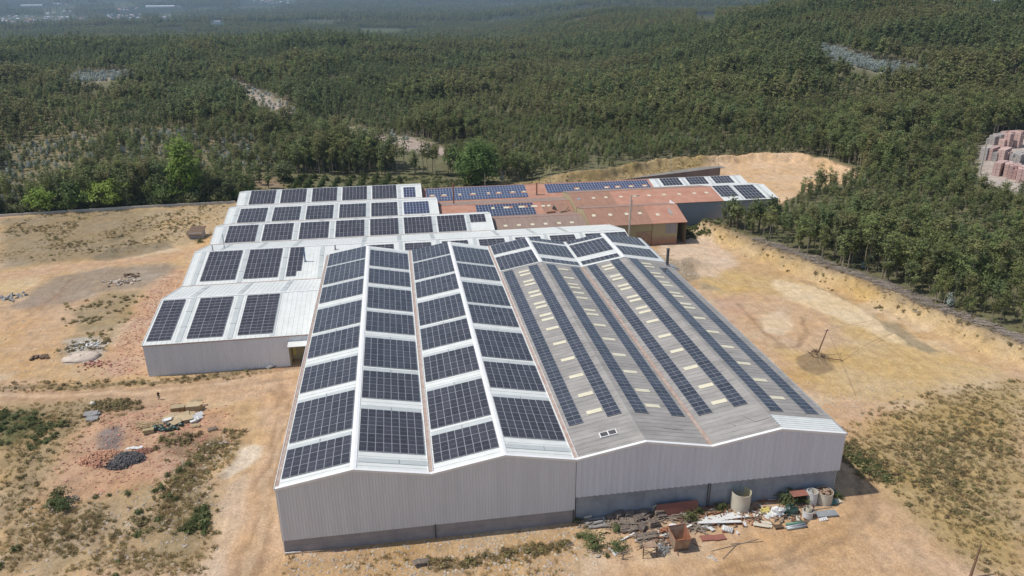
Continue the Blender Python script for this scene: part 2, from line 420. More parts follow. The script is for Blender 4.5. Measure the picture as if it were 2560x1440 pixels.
# ------------------------------------------------------------------ ground sheet
SAND = (.455, .298, .147)
ZONES = [  # colour, softness m, strength, photo polygon
 ((.47, .30, .17), 2.0, .8, [(0, 968), (330, 966), (560, 938), (745, 905), (770, 930), (745, 985), (730, 1080), (690, 1230), (690, 1440), (560, 1440), (600, 1250), (660, 1080), (640, 1000), (400, 1003), (0, 1004)]),
 ((.24, .185, .105), 6.0, .85, [(0, 548), (330, 522), (420, 525), (380, 590), (300, 640), (0, 668)]),
 ((.36, .27, .15), 4.0, .7, [(330, 522), (590, 505), (560, 570), (470, 610), (300, 630), (380, 580)]),
 ((.17, .14, .085), 2.0, .7, [(225, 645), (270, 620), (420, 600), (430, 618), (330, 640), (250, 655)]),
 ((.16, .135, .08), 2.0, .6, [(265, 600), (310, 575), (320, 590), (280, 605)]),
 ((.46, .29, .165), 1.2, .85, [(0, 678), (200, 655), (400, 635), (520, 610), (525, 632), (380, 652), (200, 672), (0, 702)]),
 ((.19, .17, .15), 4.0, .62, [(130, 690), (260, 668), (420, 655), (445, 668), (370, 715), (240, 735), (110, 780), (20, 765)]),
 ((.47, .295, .15), 5.0, .7, [(0, 785), (110, 760), (190, 770), (180, 900), (0, 935)]),
 ((.50, .36, .19), 2.0, .7, [(0, 700), (95, 690), (60, 740), (0, 750)]),
 ((.44, .265, .165), 4.0, .75, [(370, 715), (450, 665), (470, 690), (420, 760), (370, 860), (368, 935), (260, 945), (250, 900), (330, 800)]),
 ((.24, .19, .10), 2.5, .7, [(180, 770), (250, 735), (350, 725), (330, 790), (290, 830), (190, 830)]),
 ((.28, .205, .10), 2.5, .6, [(160, 840), (290, 830), (330, 800), (250, 880), (150, 890)]),
 ((.45, .42, .38), 1.0, .7, [(150, 848), (225, 845), (258, 860), (240, 905), (160, 905), (180, 880)]),
 ((.20, .15, .08), 0.8, .75, [(0, 960), (200, 958), (400, 948), (560, 928), (690, 905), (690, 915), (560, 940), (380, 960), (200, 968), (0, 970)]),
 ((.27, .20, .105), 4.0, .8, [(0, 1006), (180, 1000), (400, 1004), (320, 1020), (200, 1060), (140, 1150), (70, 1290), (0, 1300)]),
 ((.085, .10, .04), 3.0, .8, [(0, 1025), (90, 1020), (110, 1060), (50, 1110), (0, 1120)]),
 ((.42, .25, .155), 4.5, .75, [(190, 1080), (260, 1010), (420, 1000), (560, 1020), (590, 1090), (440, 1210), (250, 1245), (110, 1260), (150, 1160)]),
 ((.19, .17, .17), 1.2, .75, [(240, 1100), (290, 1072), (315, 1085), (290, 1125), (240, 1140)]),
 ((.17, .12, .065), 2.0, .65, [(400, 1090), (560, 1080), (600, 1100), (480, 1145), (400, 1130)]),
 ((.16, .12, .06), 1.5, .7, [(240, 1010), (340, 1000), (345, 1020), (260, 1030)]),
 ((.33, .24, .13), 4.0, .8, [(0, 1300), (80, 1280), (240, 1250), (450, 1200), (560, 1280), (520, 1440), (0, 1440)]),
 ((.30, .23, .125), 3.5, .7, [(400, 1330), (480, 1250), (520, 1180), (590, 1130), (600, 1110), (560, 1090), (500, 1120), (430, 1200), (420, 1290)]),
 ((.24, .18, .09), 2.5, .6, [(390, 1290), (460, 1250), (530, 1250), (500, 1330), (430, 1420), (400, 1400)]),
 ((.60, .50, .38), 0.9, .85, [(545, 1195), (600, 1125), (640, 1105), (652, 1118), (630, 1150), (560, 1205)]),
 ((.52, .38, .26), 2.0, .8, [(520, 1290), (560, 1230), (610, 1180), (630, 1200), (590, 1330), (570, 1440), (480, 1440), (520, 1380)]),
 ((.40, .26, .13), 2.0, .7, [(700, 1395), (1435, 1305), (1480, 1345), (1450, 1440), (700, 1440)]),
 ((.17, .125, .06), 0.7, .7, [(1060, 1395), (1130, 1400), (1300, 1365), (1420, 1345), (1430, 1355), (1310, 1380), (1100, 1420)]),
 ((.47, .29, .145), 3.0, .8, [(1500, 1420), (1740, 1380), (2090, 1260), (2190, 1215), (2260, 1260), (2330, 1350), (2350, 1440), (1500, 1440)]),
 ((.34, .245, .105), 5.0, .85, [(2110, 1120), (2190, 1050), (2320, 990), (2560, 940), (2560, 1440), (2420, 1400), (2300, 1290), (2200, 1190)]),
 ((.16, .13, .055), 2.0, .6, [(2100, 1100), (2180, 1130), (2230, 1190), (2190, 1200), (2120, 1150)]),
 ((.48, .33, .135), 5.0, .8, [(1700, 660), (1800, 670), (1990, 700), (2160, 770), (2280, 850), (2520, 930), (2300, 990), (2060, 990), (1930, 860)]),
 ((.48, .315, .20), 5.0, .7, [(1760, 760), (1860, 725), (1990, 735), (2080, 780), (2110, 850), (2030, 880), (1900, 840), (1830, 820)]),
 ((.43, .24, .15), 3.0, .5, [(1780, 730), (1860, 745), (1880, 790), (1820, 780)]),
 ((.60, .46, .28), 2.5, .85, [(1930, 695), (2040, 712), (2150, 760), (2270, 840), (2350, 890), (2230, 850), (2100, 790), (1960, 745)]),
 ((.60, .47, .32), 2.0, .7, [(1895, 790), (1950, 770), (1990, 820), (1960, 835), (1910, 825)]),
 ((.56, .42, .30), 2.5, .8, [(1640, 560), (1760, 575), (1850, 660), (1790, 690), (1700, 680), (1650, 640)]),
 ((.24, .185, .12), 1.5, .8, [(1655, 640), (1720, 655), (1750, 690), (1720, 700), (1680, 680)]),
 ((.26, .215, .14), 0.7, .75, [(2210, 800), (2250, 805), (2290, 840), (2260, 845), (2220, 820)]),
 ((.24, .20, .13), 0.6, .75, [(2240, 830), (2300, 850), (2350, 880), (2330, 885), (2270, 862)]),
 ((.30, .25, .17), 0.6, .7, [(1740, 700), (1790, 712), (1800, 722), (1760, 722)]),
  ((.22, .155, .09), .8, .8, [(1990, 892), (2030, 878), (2080, 892), (2085, 920), (2040, 932), (1995, 918)]),
 ((.12, .13, .05), 2.0, .8, [(1700, 560), (1760, 545), (1800, 560), (1770, 575), (1720, 585)]),
]
LINES = [((.29, .18, .095), 1.1, .85, [(612, 1440), (650, 1260), (684, 1100), (698, 1000), (672, 975)]), ((.29, .18, .095), 1.1, .85, [(640, 1440), (672, 1260), (700, 1110), (712, 1000), (690, 960)]),
 ((.56, .40, .25), .8, .5, [(626, 1440), (661, 1260), (692, 1105), (705, 1000)]), ((.56, .40, .26), .9, .5, [(0, 986), (330, 980), (560, 955), (740, 918)]), ((.31, .20, .115), .9, .7, [(0, 978), (330, 973), (560, 947), (740, 912)]),
 ((.31, .20, .115), .9, .7, [(0, 995), (330, 990), (560, 968), (720, 940)]), ((.29, .18, .10), .8, .75, [(1855, 760), (1890, 800), (1925, 840), (1960, 860)]), ((.29, .18, .10), .8, .75, [(2000, 790), (2020, 830), (1995, 860), (1950, 865)]),
 ((.30, .19, .10), .9, .7, [(1760, 1425), (1960, 1375), (2110, 1310), (2170, 1240), (2150, 1190)]), ((.30, .19, .10), .9, .7, [(1800, 1440), (2000, 1390), (2150, 1320), (2200, 1240), (2185, 1200)]), ((.33, .21, .12), .6, .5, [(0, 688), (200, 664), (400, 643), (525, 620)]),
 ((.25, .15, .09), .5, .7, [(80, 785), (140, 735), (190, 688)]), ((.24, .18, .10), .6, .6, [(2000, 700), (2100, 735), (2180, 780), (2260, 835)]), ((.30, .19, .11), .6, .5, [(720, 1420), (900, 1395), (1050, 1380)]), ((.29, .19, .11), .7, .5, [(560, 1190), (500, 1250), (470, 1290)])]
def soil_colour(x, y):
    th, d = polar(x, y)
    n = len(x)
    col = np.tile(np.array(SAND), (n, 1))
    wx = x + 3.0*(fbm(x, y, 6, 3, 71)-.5); wy = y + 3.0*(fbm(x, y, 6, 3, 72)-.5)
    v = fbm(x, y, 14, 4, 75)
    col = col*(0.86+.28*v)[:, None]
    tint = (sstep(.48, .66, fbm(x, y, 24, 4, 76))*.55)[:, None]; col = col*(1-tint)+np.array((.49, .315, .195))*tint
    pale = (sstep(.62, .72, fbm(x, y, 9, 4, 74))*.55)[:, None]; col = col*(1-pale)+np.array((.56, .43, .28))*pale
    near = (d < 420)
    idx = np.where(near)[0]
    for c, soft, st, poly in ZONES:
        P = np.array([Gz(a, b, .3) for a, b in poly])
        lo = P.min(0)-soft-3; hi = P.max(0)+soft+3
        k = idx[(wx[idx] > lo[0]) & (wx[idx] < hi[0]) & (wy[idx] > lo[1]) & (wy[idx] < hi[1])]
        if not len(k): continue
        s = polysd(wx[k], wy[k], P)
        a = (1-sstep(-soft*.5, soft*.5, s))*st
        col[k] = col[k]*(1-a[:, None]) + np.array(c)*a[:, None]
    for c, wd, st, ln in LINES:
        P = np.array([Gz(a, b, .3) for a, b in ln])
        dm = np.full(len(idx), 1e9)
        for i in range(len(P)-1):
            e = P[i+1]-P[i]; tt = np.clip(((wx[idx]-P[i, 0])*e[0]+(wy[idx]-P[i, 1])*e[1])/(e@e), 0, 1)
            dm = np.minimum(dm, np.hypot(wx[idx]-P[i, 0]-tt*e[0], wy[idx]-P[i, 1]-tt*e[1]))
        a = (1-sstep(wd*.3, wd, dm))*st*(.4+.9*fbm(x[idx], y[idx], 6, 2, 87))
        col[idx] = col[idx]*(1-a[:, None]) + np.array(c)*a[:, None]
    # outside the yard: forest floor, bank face, grass strips
    sd = polysd(x, y, SITE)
    bankw = sstep(88, 112, x + 0.22*np.maximum(0, y-125))
    face = np.exp(-((sd+1.6)/1.9)**2)*bankw*near
    fc = np.array((.47, .33, .14))
    a = .75*face; col = col*(1-a[:, None])+fc*a[:, None]
    crest = np.exp(-((sd-.6)/1.5)**2)*bankw*near*.85
    col = col*(1-crest[:, None])+np.array((.17, .13, .08))*crest[:, None]
    f = sstep(.3, 2.5, sd+2*(fbm(x, y, 5, 2, 77)-.5))
    floor = np.array((.135, .128, .062))*(.75+.5*fbm(x, y, 20, 3, 78))[:, None]
    far = sstep(900, 2200, d)
    woods = np.array((.034, .046, .028))*(.5+1.0*fbm(x, y, 260, 5, 79))[:, None]
    fields = sstep(.60, .66, fbm(x, y, 260, 3, 80))*sstep(1500, 2300, d)*(1-sstep(4, 12, np.degrees(th)))
    woods = woods*(1-fields[:, None]) + np.array((.085, .10, .05))*fields[:, None]
    out = floor*(1-far[:, None]) + woods*far[:, None]
    # left hillside: reddish exposed soil
    LH = np.array([Gz(a, b, 8) for a, b in [(0, 300), (120, 235), (380, 215), (560, 290), (740, 430), (600, 475), (300, 470), (0, 520)]])
    s = polysd(x, y, LH)
    a = (1-sstep(-12, 10, s))*.8*(d < 900)
    out = out*(1-a[:, None]) + (np.array((.215, .175, .09))*(.6+.7*fbm(x, y, 16, 3, 81))[:, None])*a[:, None]
    for c, poly in CLEAR_SOIL:
        s = polysd(x, y, poly)
        a = (1-sstep(-3, 3, s))*.85
        out = out*(1-a[:, None]) + np.array(c)*a[:, None]
    s = polysd(x, y, BRICKYARD); a = (1-sstep(-1.5, 1.5, s))
    out = out*(1-a[:, None]) + np.array((.42, .36, .31))*a[:, None]
    # grass strip behind the works
    g = sstep(184, 190, y)*(sd < 1)*sstep(-30, -24, x)*(1-sstep(128, 160, x-(y-205)))*near
    gc = np.array((.30, .215, .09))*(.7+.6*fbm(x, y, 9, 3, 83))[:, None]
    gg = (1-sstep(25, 50, x))
    gc = gc*(1-gg[:, None]) + np.array((.10, .12, .042))*gg[:, None]
    col = col*(1-g[:, None]) + gc*g[:, None]
    b = sstep(146, 156, x)*sstep(150, 160, y)*(sd < 0)*near*.8
    col = col*(1-b[:, None]) + np.array((.56, .375, .215))*(.85+.3*fbm(x, y, 8, 3, 84))[:, None]*b[:, None]
    col = col*(1-f[:, None]) + out*f[:, None]
    return np.clip(col, 0.01, .9)

def Gp(poly): return np.array([G(a, b)[:2] for a, b in poly])
CLEARINGS = {
 'a': Gp([(555, 203), (600, 208), (740, 275), (745, 288), (690, 285), (590, 230)]),
 'b': Gp([(830, 310), (880, 318), (1130, 375), (1140, 392), (1000, 372), (880, 340)]),
 'c': Gp([(2020, 120), (2100, 125), (2180, 158), (2330, 175), (2320, 188), (2190, 182), (2100, 160)]),
 'd': Gp([(155, 205), (190, 185), (330, 178), (345, 190), (200, 212)]),
 'e': Gp([(640, 447), (695, 445), (712, 468), (645, 468)]),
}
CLEAR_SOIL = [((.42, .34, .28), CLEARINGS['a']), ((.42, .33, .28), CLEARINGS['b']), ((.38, .36, .31), CLEARINGS['c']), ((.34, .27, .19), CLEARINGS['d']), ((.26, .18, .115), CLEARINGS['e'])]
BRICKYARD = Gp([(2444, 448), (2452, 400), (2474, 352), (2575, 334), (2700, 340), (2720, 520), (2570, 490), (2490, 466)])
ORCHARD = [(-30, 205), (28, 201), (58, 209.9), (60, 222), (31, 226), (-28, 236)]

def axis(lo, hi, step, far, growth=1.13):
    a = list(np.arange(lo, hi+1e-6, step))
    s = step; p = hi
    up = []
    while p < far: s *= growth; p += s; up.append(p)
    s = step; p = lo; dn = []
    while p > -far: s *= growth; p -= s; dn.append(p)
    return np.array(dn[::-1]+a+up)
gx = axis(-112, 210, .7, 13500); gy = axis(-36, 228, .7, 13500)
gy = gy[gy > -1500]
XX, YY = np.meshgrid(gx, gy)
xf, yf = XX.ravel(), YY.ravel()
zf = H(xf, yf)
nx, ny = len(gx), len(gy)
me = bpy.data.meshes.new('ground')
me.vertices.add(nx*ny)
me.vertices.foreach_set('co', np.stack([xf, yf, zf], 1).ravel())
ii = np.arange(nx*ny).reshape(ny, nx)
q = np.stack([ii[:-1, :-1], ii[:-1, 1:], ii[1:, 1:], ii[1:, :-1]], -1).reshape(-1, 4)
me.loops.add(q.size); me.loops.foreach_set('vertex_index', q.ravel().astype(np.int32))
me.polygons.add(len(q))
me.polygons.foreach_set('loop_start', np.arange(0, q.size, 4, dtype=np.int32))
me.polygons.foreach_set('use_smooth', np.ones(len(q), bool))
me.update(calc_edges=True)
ca = me.attributes.new('soil', 'FLOAT_COLOR', 'POINT')
ca.data.foreach_set('color', np.concatenate([soil_colour(xf, yf), np.ones((nx*ny, 1))], 1).astype(np.float32).ravel())
m, t, b = newmat('ground_soil')
N, L = t.nodes, t.links
at = N.new('ShaderNodeAttribute'); at.attribute_name = 'soil'
tc = N.new('ShaderNodeTexCoord')
def noise(sc, det=6, rg=.6, src=None):
    n_ = N.new('ShaderNodeTexNoise'); n_.inputs['Scale'].default_value = sc; n_.inputs['Detail'].default_value = det; n_.inputs['Roughness'].default_value = rg
    L.new(src or tc.outputs['Object'], n_.inputs['Vector']); return n_
n5 = noise(8.0, 3, .6); n1 = noise(.45, 8, .7); n2 = noise(2.6, 5, .7); n3 = noise(.09, 4)
mpS = N.new('ShaderNodeMapping'); mpS.inputs['Rotation'].default_value = (0, 0, .7); mpS.inputs['Scale'].default_value = (1.6, .22, 1)
L.new(tc.outputs['Object'], mpS.inputs[0])
n4 = noise(.7, 5, .65, mpS.outputs[0])
def mrange(src, a, b_, c, d_):
    r_ = N.new('ShaderNodeMapRange'); r_.inputs[1].default_value = a; r_.inputs[2].default_value = b_; r_.inputs[3].default_value = c; r_.inputs[4].default_value = d_
    L.new(src, r_.inputs[0]); return r_.outputs[0]
def mul(a, b_):
    r_ = N.new('ShaderNodeMath'); r_.operation = 'MULTIPLY'; L.new(a, r_.inputs[0]); L.new(b_, r_.inputs[1]); return r_.outputs[0]
val = mul(mul(mrange(n1.outputs['Fac'], .25, .75, .74, 1.36), mrange(n2.outputs['Fac'], .25, .75, .72, 1.22)), mrange(n4.outputs['Fac'], .3, .7, .90, 1.10))
val = mul(val, mrange(n5.outputs['Fac'], .3, .7, .80, 1.20))
hs = N.new('ShaderNodeHueSaturation')
L.new(at.outputs['Color'], hs.inputs['Color']); L.new(val, hs.inputs['Value'])
L.new(mrange(n3.outputs['Fac'], .3, .7, .80, 1.03), hs.inputs['Saturation'])
L.new(hs.outputs[0], b.inputs['Base Color'])
b.inputs['Roughness'].default_value = .95; b.inputs['Specular IOR Level'].default_value = .12
bp = N.new('ShaderNodeBump'); bp.inputs['Strength'].default_value = .55; bp.inputs['Distance'].default_value = .35
ad = N.new('ShaderNodeMath'); ad.operation = 'ADD'; L.new(n1.outputs['Fac'], ad.inputs[0]); L.new(n2.outputs['Fac'], ad.inputs[1])
L.new(ad.outputs[0], bp.inputs['Height']); L.new(bp.outputs[0], b.inputs['Normal'])
me.materials.append(m)
go = bpy.data.objects.new('ground', me); COL.objects.link(go); go['kind'] = 'structure'

def h1(x, y): return float(H(np.array([x]), np.array([y]))[0])

# back road (asphalt ribbon lying 5 cm above the ground sheet)
road_pts = [(30, 189.5), (62, 191.5), (84.5, 195.5), (97.8, 198.3), (115, 202.2), (134.3, 206), (146, 208.6), (156, 210.2)]
mb = MB(); prev = None
RP = []
for i in range(len(road_pts)-1):
    for k in range(6): RP.append(tuple(np.array(road_pts[i])*(1-k/6)+np.array(road_pts[i+1])*k/6))
for i in range(len(RP)-1):
    p, q_ = np.array(RP[i]), np.array(RP[i+1]); d_ = q_-p; nn = np.array([-d_[1], d_[0]])/np.hypot(*d_)*2.3
    zz = [max(h1(*(p+nn)), h1(*(p-nn)), h1(*p))+.06, max(h1(*(q_+nn)), h1(*(q_-nn)), h1(*q_))+.06]
    cur = [(*(q_-nn), zz[1]), (*(q_+nn), zz[1])]
    if prev is None: prev = [(*(p-nn), zz[0]), (*(p+nn), zz[0])]
    mb.quad([prev[0], cur[0], cur[1], prev[1]]); prev = cur
mb.build('road', M['asphalt'], kind='structure')

# ================================================================== MAIN WAREHOUSES
BX = [0, 20.41, 40.55, 60.34, 81.02]
EZ, HR, LY = 10.57, 1.86, 96.8
def roof_z(x):
    for b_ in range(4):
        if BX[b_] <= x <= BX[b_+1]+1e-9:
            mid = (BX[b_]+BX[b_+1])/2; half = (BX[b_+1]-BX[b_])/2
            return EZ+HR*(1-abs(x-mid)/half)
    return EZ
def slope_ends(i):
    b_ = i//2; mid = (BX[b_]+BX[b_+1])/2
    return (BX[b_], EZ, mid, EZ+HR) if i % 2 == 0 else (mid, EZ+HR, BX[b_+1], EZ)
def slope_pt(i, x, y, dz=0.0):
    return (x, y, roof_z(x)+dz)

white_wh = thing('warehouse', 'large white roofed warehouse with two gables and solar arrays, front left', 'warehouse', (20.3, 0, 0))
grey_wh = thing('warehouse', 'large grey roofed warehouse with long solar strips and cream skylights', 'warehouse', (60.8, 0, 0))

def sheet_strip(mb, x0, z0, x1, z1, ya, yb, t=.10, pitch=1.15, rib=.05, ribw=.07, mi=0, side=1):
    """a sloping roof slab with raised ribs running down the slope"""
    n = np.array([-(z1-z0), 0, x1-x0], float); n /= np.linalg.norm(n)
    c = np.array([(x0+x1)/2, (ya+yb)/2, (z0+z1)/2]); ax = np.array([(x1-x0)/2, 0, (z1-z0)/2])
    mb.obox(c-n*t/2, ax, (0, (yb-ya)/2, 0), n*t/2, mi)
    k = ya+pitch
    while k < yb-.2:
        mb.obox(np.array([c[0], k, c[2]])+n*rib/2, ax*.995, (0, ribw/2, 0), n*rib/2, mi)
        k += pitch

GREY_END = 77.3
for i in range(8):
    x0, z0, x1, z1 = slope_ends(i)
    par = white_wh if i < 4 else grey_wh
    if i < 4:
        mb = MB(); sheet_strip(mb, x0, z0, x1, z1, 0, LY)
        mb.build('roof_slope', M['white_sheet'], par)
    else:
        ya = 4.05 if i == 7 else 0.0
        mb = MB(); sheet_strip(mb, x0, z0, x1, z1, ya, GREY_END, pitch=1.1, rib=.03, ribw=.06)
        mb.build('roof_slope', M['fibre'], par)['label'] = 'weathered grey fibre cement roof slope'
        mb = MB(); sheet_strip(mb, x0, z0+.06, x1, z1+.06, GREY_END+.004, LY)
        mb.build('roof_slope', M['white_sheet'], par)['label'] = 'white sheet roof slope at the far end'
        if i == 7:
            mb = MB(); sheet_strip(mb, x0, z0+.05, x1, z1+.05, 0, 4.04, pitch=.62)
            mb.build('roof_slope', M['white_sheet'], par)['label'] = 'white sheet patch over the front right corner'
# ridge caps, valley gutters, verge trims
for b_ in range(4):
    par = white_wh if b_ < 2 else grey_wh
    mid = (BX[b_]+BX[b_+1])/2
    k = HR/((BX[b_+1]-BX[b_])/2)
    for (ya, yb, mm, wd) in ([(0.0, LY, M['white_trim'], .42)] if b_ < 2 else [(-.0, GREY_END, M['fibre'], .30), (GREY_END+.01, LY, M['white_trim'], .42)]):
        dz = .07 if mm is M['white_trim'] and b_ < 2 else (.05 if mm is M['fibre'] else .13)
        mb = MB()
        mb.quad([(mid, ya, EZ+HR+dz), (mid+wd, ya, EZ+HR-k*wd+dz), (mid+wd, yb, EZ+HR-k*wd+dz), (mid, yb, EZ+HR+dz)])
        mb.quad([(mid-wd, ya, EZ+HR-k*wd+dz), (mid, ya, EZ+HR+dz), (mid, yb, EZ+HR+dz), (mid-wd, yb, EZ+HR-k*wd+dz)])
        mb.quad([(mid-wd, ya, EZ+HR-k*wd+dz), (mid-wd, ya, EZ+HR-k*wd), (mid, ya, EZ+HR), (mid+wd, ya, EZ+HR-k*wd), (mid+wd, ya, EZ+HR-k*wd+dz), (mid, ya, EZ+HR+dz)])
        mb.build('ridge_cap', mm, par)
    # front verge trim
    mb = MB()
    for sgn, xa, xb in ((1, BX[b_], mid), (-1, mid, BX[b_+1])):
        za, zb = roof_z(xa), roof_z(xb)
        mb.obox(((xa+xb)/2, -.07, (za+zb)/2-.03), ((xb-xa)/2, 0, (zb-za)/2), (0, .06, 0), (0, 0, .17))
        mb.obox(((xa+xb)/2, .12, (za+zb)/2+.115), ((xb-xa)/2, 0, (zb-za)/2), (0, .22, 0), (0, 0, .02))
    mb.build('verge_trim', M['white_trim'], par)
for xg, par in ((BX[1], white_wh), (BX[2], white_wh), (BX[3], grey_wh)):
    mb = MB(); wd = .28 if par is white_wh else .22
    ye = LY if par is white_wh else GREY_END
    mb.box(xg-wd, xg+wd, .2, ye, EZ+.0, EZ+.11, 0)
    mb.box(xg-wd-.05, xg-wd, .2, ye, EZ+.0, EZ+.20, 1); mb.box(xg+wd, xg+wd+.05, .2, ye, EZ+.0, EZ+.20, 1)
    mb.build('valley_gutter', [M['gutter'], M['white_trim'] if par is white_wh else M['gutter']], par)
mb = MB(); mb.box(-.06, .38, .0, LY, EZ-.02, EZ+.13, 0); mb.box(-.14, -.065, -.1, LY, EZ-.06, EZ+.2, 1)
mb.build('eave_gutter', [M['gutter'], M['white_trim']], white_wh)
mb = MB(); mb.box(81.03, 81.3, .0, LY, EZ-.18, EZ+.02, 0); mb.build('eave_gutter', M['grey_metal'], grey_wh)

def corrugated(mb, x0, x1, zb, ztop, y, pitch, depth, mi=0):
    """ribbed vertical sheet, ribs as real trapezoids; ztop is a function of x"""
    xs = []; x = x0
    while x < x1-1e-6:
        for fx, off in ((0, 0), (.42, 0), (.52, -depth), (.86, -depth), (.96, 0)):
            if x+fx*pitch < x1: xs.append((x+fx*pitch, off))
        x += pitch
    xs.append((x1, 0))
    n = len(mb.v)
    for x, o in xs:
        mb.v.append((x, y+o, zb)); mb.v.append((x, y+o, ztop(x)-.03))
    for k in range(len(xs)-1):
        a = n+2*k; mb.f.append((a, a+2, a+3, a+1)); mb.m.append(mi)
mb = MB(); corrugated(mb, 0.0, 40.5, 2.2, roof_z, 0.02, .42, .05); mb.build('front_cladding', M['clad_left'], white_wh)
mb = MB(); corrugated(mb, 40.56, 81.0, 4.32, roof_z, 0.0, .86, .10); mb.build('front_cladding', M['clad_right'], grey_wh)
# precast plinth panels
for k in range(8):
    mb = MB(); x0 = .15+k*5.05; mb.box(x0, x0+5.03, .12, .34, -.8, 2.28)
    mb.box(x0, x0+5.03, .095, .12, 1.12, 1.15); mb.build('concrete_panel', M['concrete'], white_wh)
for k in range(8):
    mb = MB(); x0 = 40.7+k*5.0; mb.box(x0, x0+4.97, .32, .54, -.8, 4.4); mb.build('concrete_panel', M['concrete_blue'], grey_wh)
mb = MB(); mb.box(.0, .12, .36, LY, -.8, EZ-.08); mb.build('side_wall', M['clad_left'], white_wh)
mb = MB(); mb.box(80.7, 80.92, .56, LY, -.8, EZ-.1); mb.build('side_wall', M['clad_right'], grey_wh)
for par, xa, xb in ((white_wh, 0.13, 40.5), (grey_wh, 40.6, 80.69)):
    mb = MB(); xs = sorted([xa, xb]+[x for x in [BX[0], 10.2, BX[1], 30.48, BX[2], 50.445, BX[3], 70.68] if xa < x < xb])
    mb.quad([(xa, LY-.1, -.8)]+[(x, LY-.1, roof_z(x)-.12) for x in xs]+[(xb, LY-.1, -.8)]); mb.build('back_wall', M['clad_left'], par)
for x, par, za, zb in ((20.62, white_wh, 0, 2.3), (40.3, white_wh, 0, 2.3), (60.4, grey_wh, .2, 4.4), (60.75, grey_wh, .2, 4.4)):
    mb = MB(); mb.tube([(x, .0, za), (x, .0, zb)], .08, 8); mb.build('downpipe', M['dark_metal'], par)
mb = MB()
for b_, par in ((0, white_wh),):
    mb.box(.1, 2.3, -.25, -.1, .25, .36); mb.build('white_pipe', M['white_plastic'], par)

# ================================================================== SOLAR ARRAYS
def panel_mesh(wd, ht, glass, split):
    mb = MB(); t = .04
    mb.box(0, wd, 0, ht, 0, t, 0)
    e = .032; g = .012
    if split == 'h': parts = [(e, wd-e, e, ht/2-g), (e, wd-e, ht/2+g, ht-e)]
    elif split == 'v': parts = [(e, wd/2-g, e, ht-e), (wd/2+g, wd-e, e, ht-e)]
    else: parts = [(e, wd-e, e, ht-e)]
    for a, b_, c, d in parts:
        mb.quad([(a, c, t+.004), (b_, c, t+.004), (b_, d, t+.004), (a, d, t+.004)], 1)
    return mb.mesh('solar_panel', [M['frame'], glass])
PM_P = panel_mesh(1.125, 2.265, M['pv'], 'h')
PM_L = panel_mesh(2.265, 1.125, M['pv'], 'v')
PM_LG = panel_mesh(2.265, 1.125, M['pv_dark'], 'v')
ORD = ['first', 'second', 'third', 'fourth', 'fifth', 'sixth', 'seventh', 'eighth', 'ninth', 'tenth']

def array(label, group, O, u, v, nu, nv, me, pu, pv, skip=()):
    u = Vector(u).normalized(); v = Vector(v).normalized(); n = u.cross(v)
    o = bpy.data.objects.new('solar_array', None); COL.objects.link(o); o.empty_display_size = .5
    mt = Matrix.Identity(4)
    for k in range(3): mt[k][0], mt[k][1], mt[k][2], mt[k][3] = u[k], v[k], n[k], O[k]
    o.matrix_world = mt
    tag(o, label, 'solar array', group)
    for j in range(nv):
        for i in range(nu):
            if (i, j) in skip: continue
            p = bpy.data.objects.new('solar_panel', me); COL.objects.link(p); p.parent = o
            p.location = (i*pu, j*pv, .11); p.rotation_euler = (random.gauss(0, .004), random.gauss(0, .004), 0)
    return o

MAIN = {0: (.63, [(1.86, 3), (10.57, 5), (25.32, 4), (38.13, 4), (49.05, 5), (64.08, 4), (75.18, 5), (87.6, 4)]),
        1: (10.76, [(4.46, 5), (19.44, 4), (30.43, 5), (45.05, 4), (56.5, 5), (70.7, 4), (82.14, 5)]),
        2: (21.0, [(2.18, 3), (10.98, 5), (25.8, 4), (38.13, 4), (49.09, 5), (63.76, 4), (74.72, 5), (87.36, 4)]),
        3: (30.95, [(4.75, 5), (19.38, 4), (30.58, 5), (45.22, 4), (56.0, 5), (70.9, 4), (81.7, 5)]),
        4: (41.0, [(77.7, 4), (89.4, 3)]), 5: (51.0, [(78.0, 1), (83.5, 4), (94.4, 1)]),
        6: (60.85, [(78.2, 1), (83.7, 4), (94.2, 1)]), 7: (71.1, [(79.5, 3), (89.4, 3)])}
SLN = {0: 'left slope of the first white gable', 1: 'right slope of the first white gable', 2: 'left slope of the second white gable', 3: 'right slope of the second white gable',
       4: 'left slope of the third gable', 5: 'right slope of the third gable', 6: 'left slope of the rightmost gable', 7: 'right slope of the rightmost gable'}
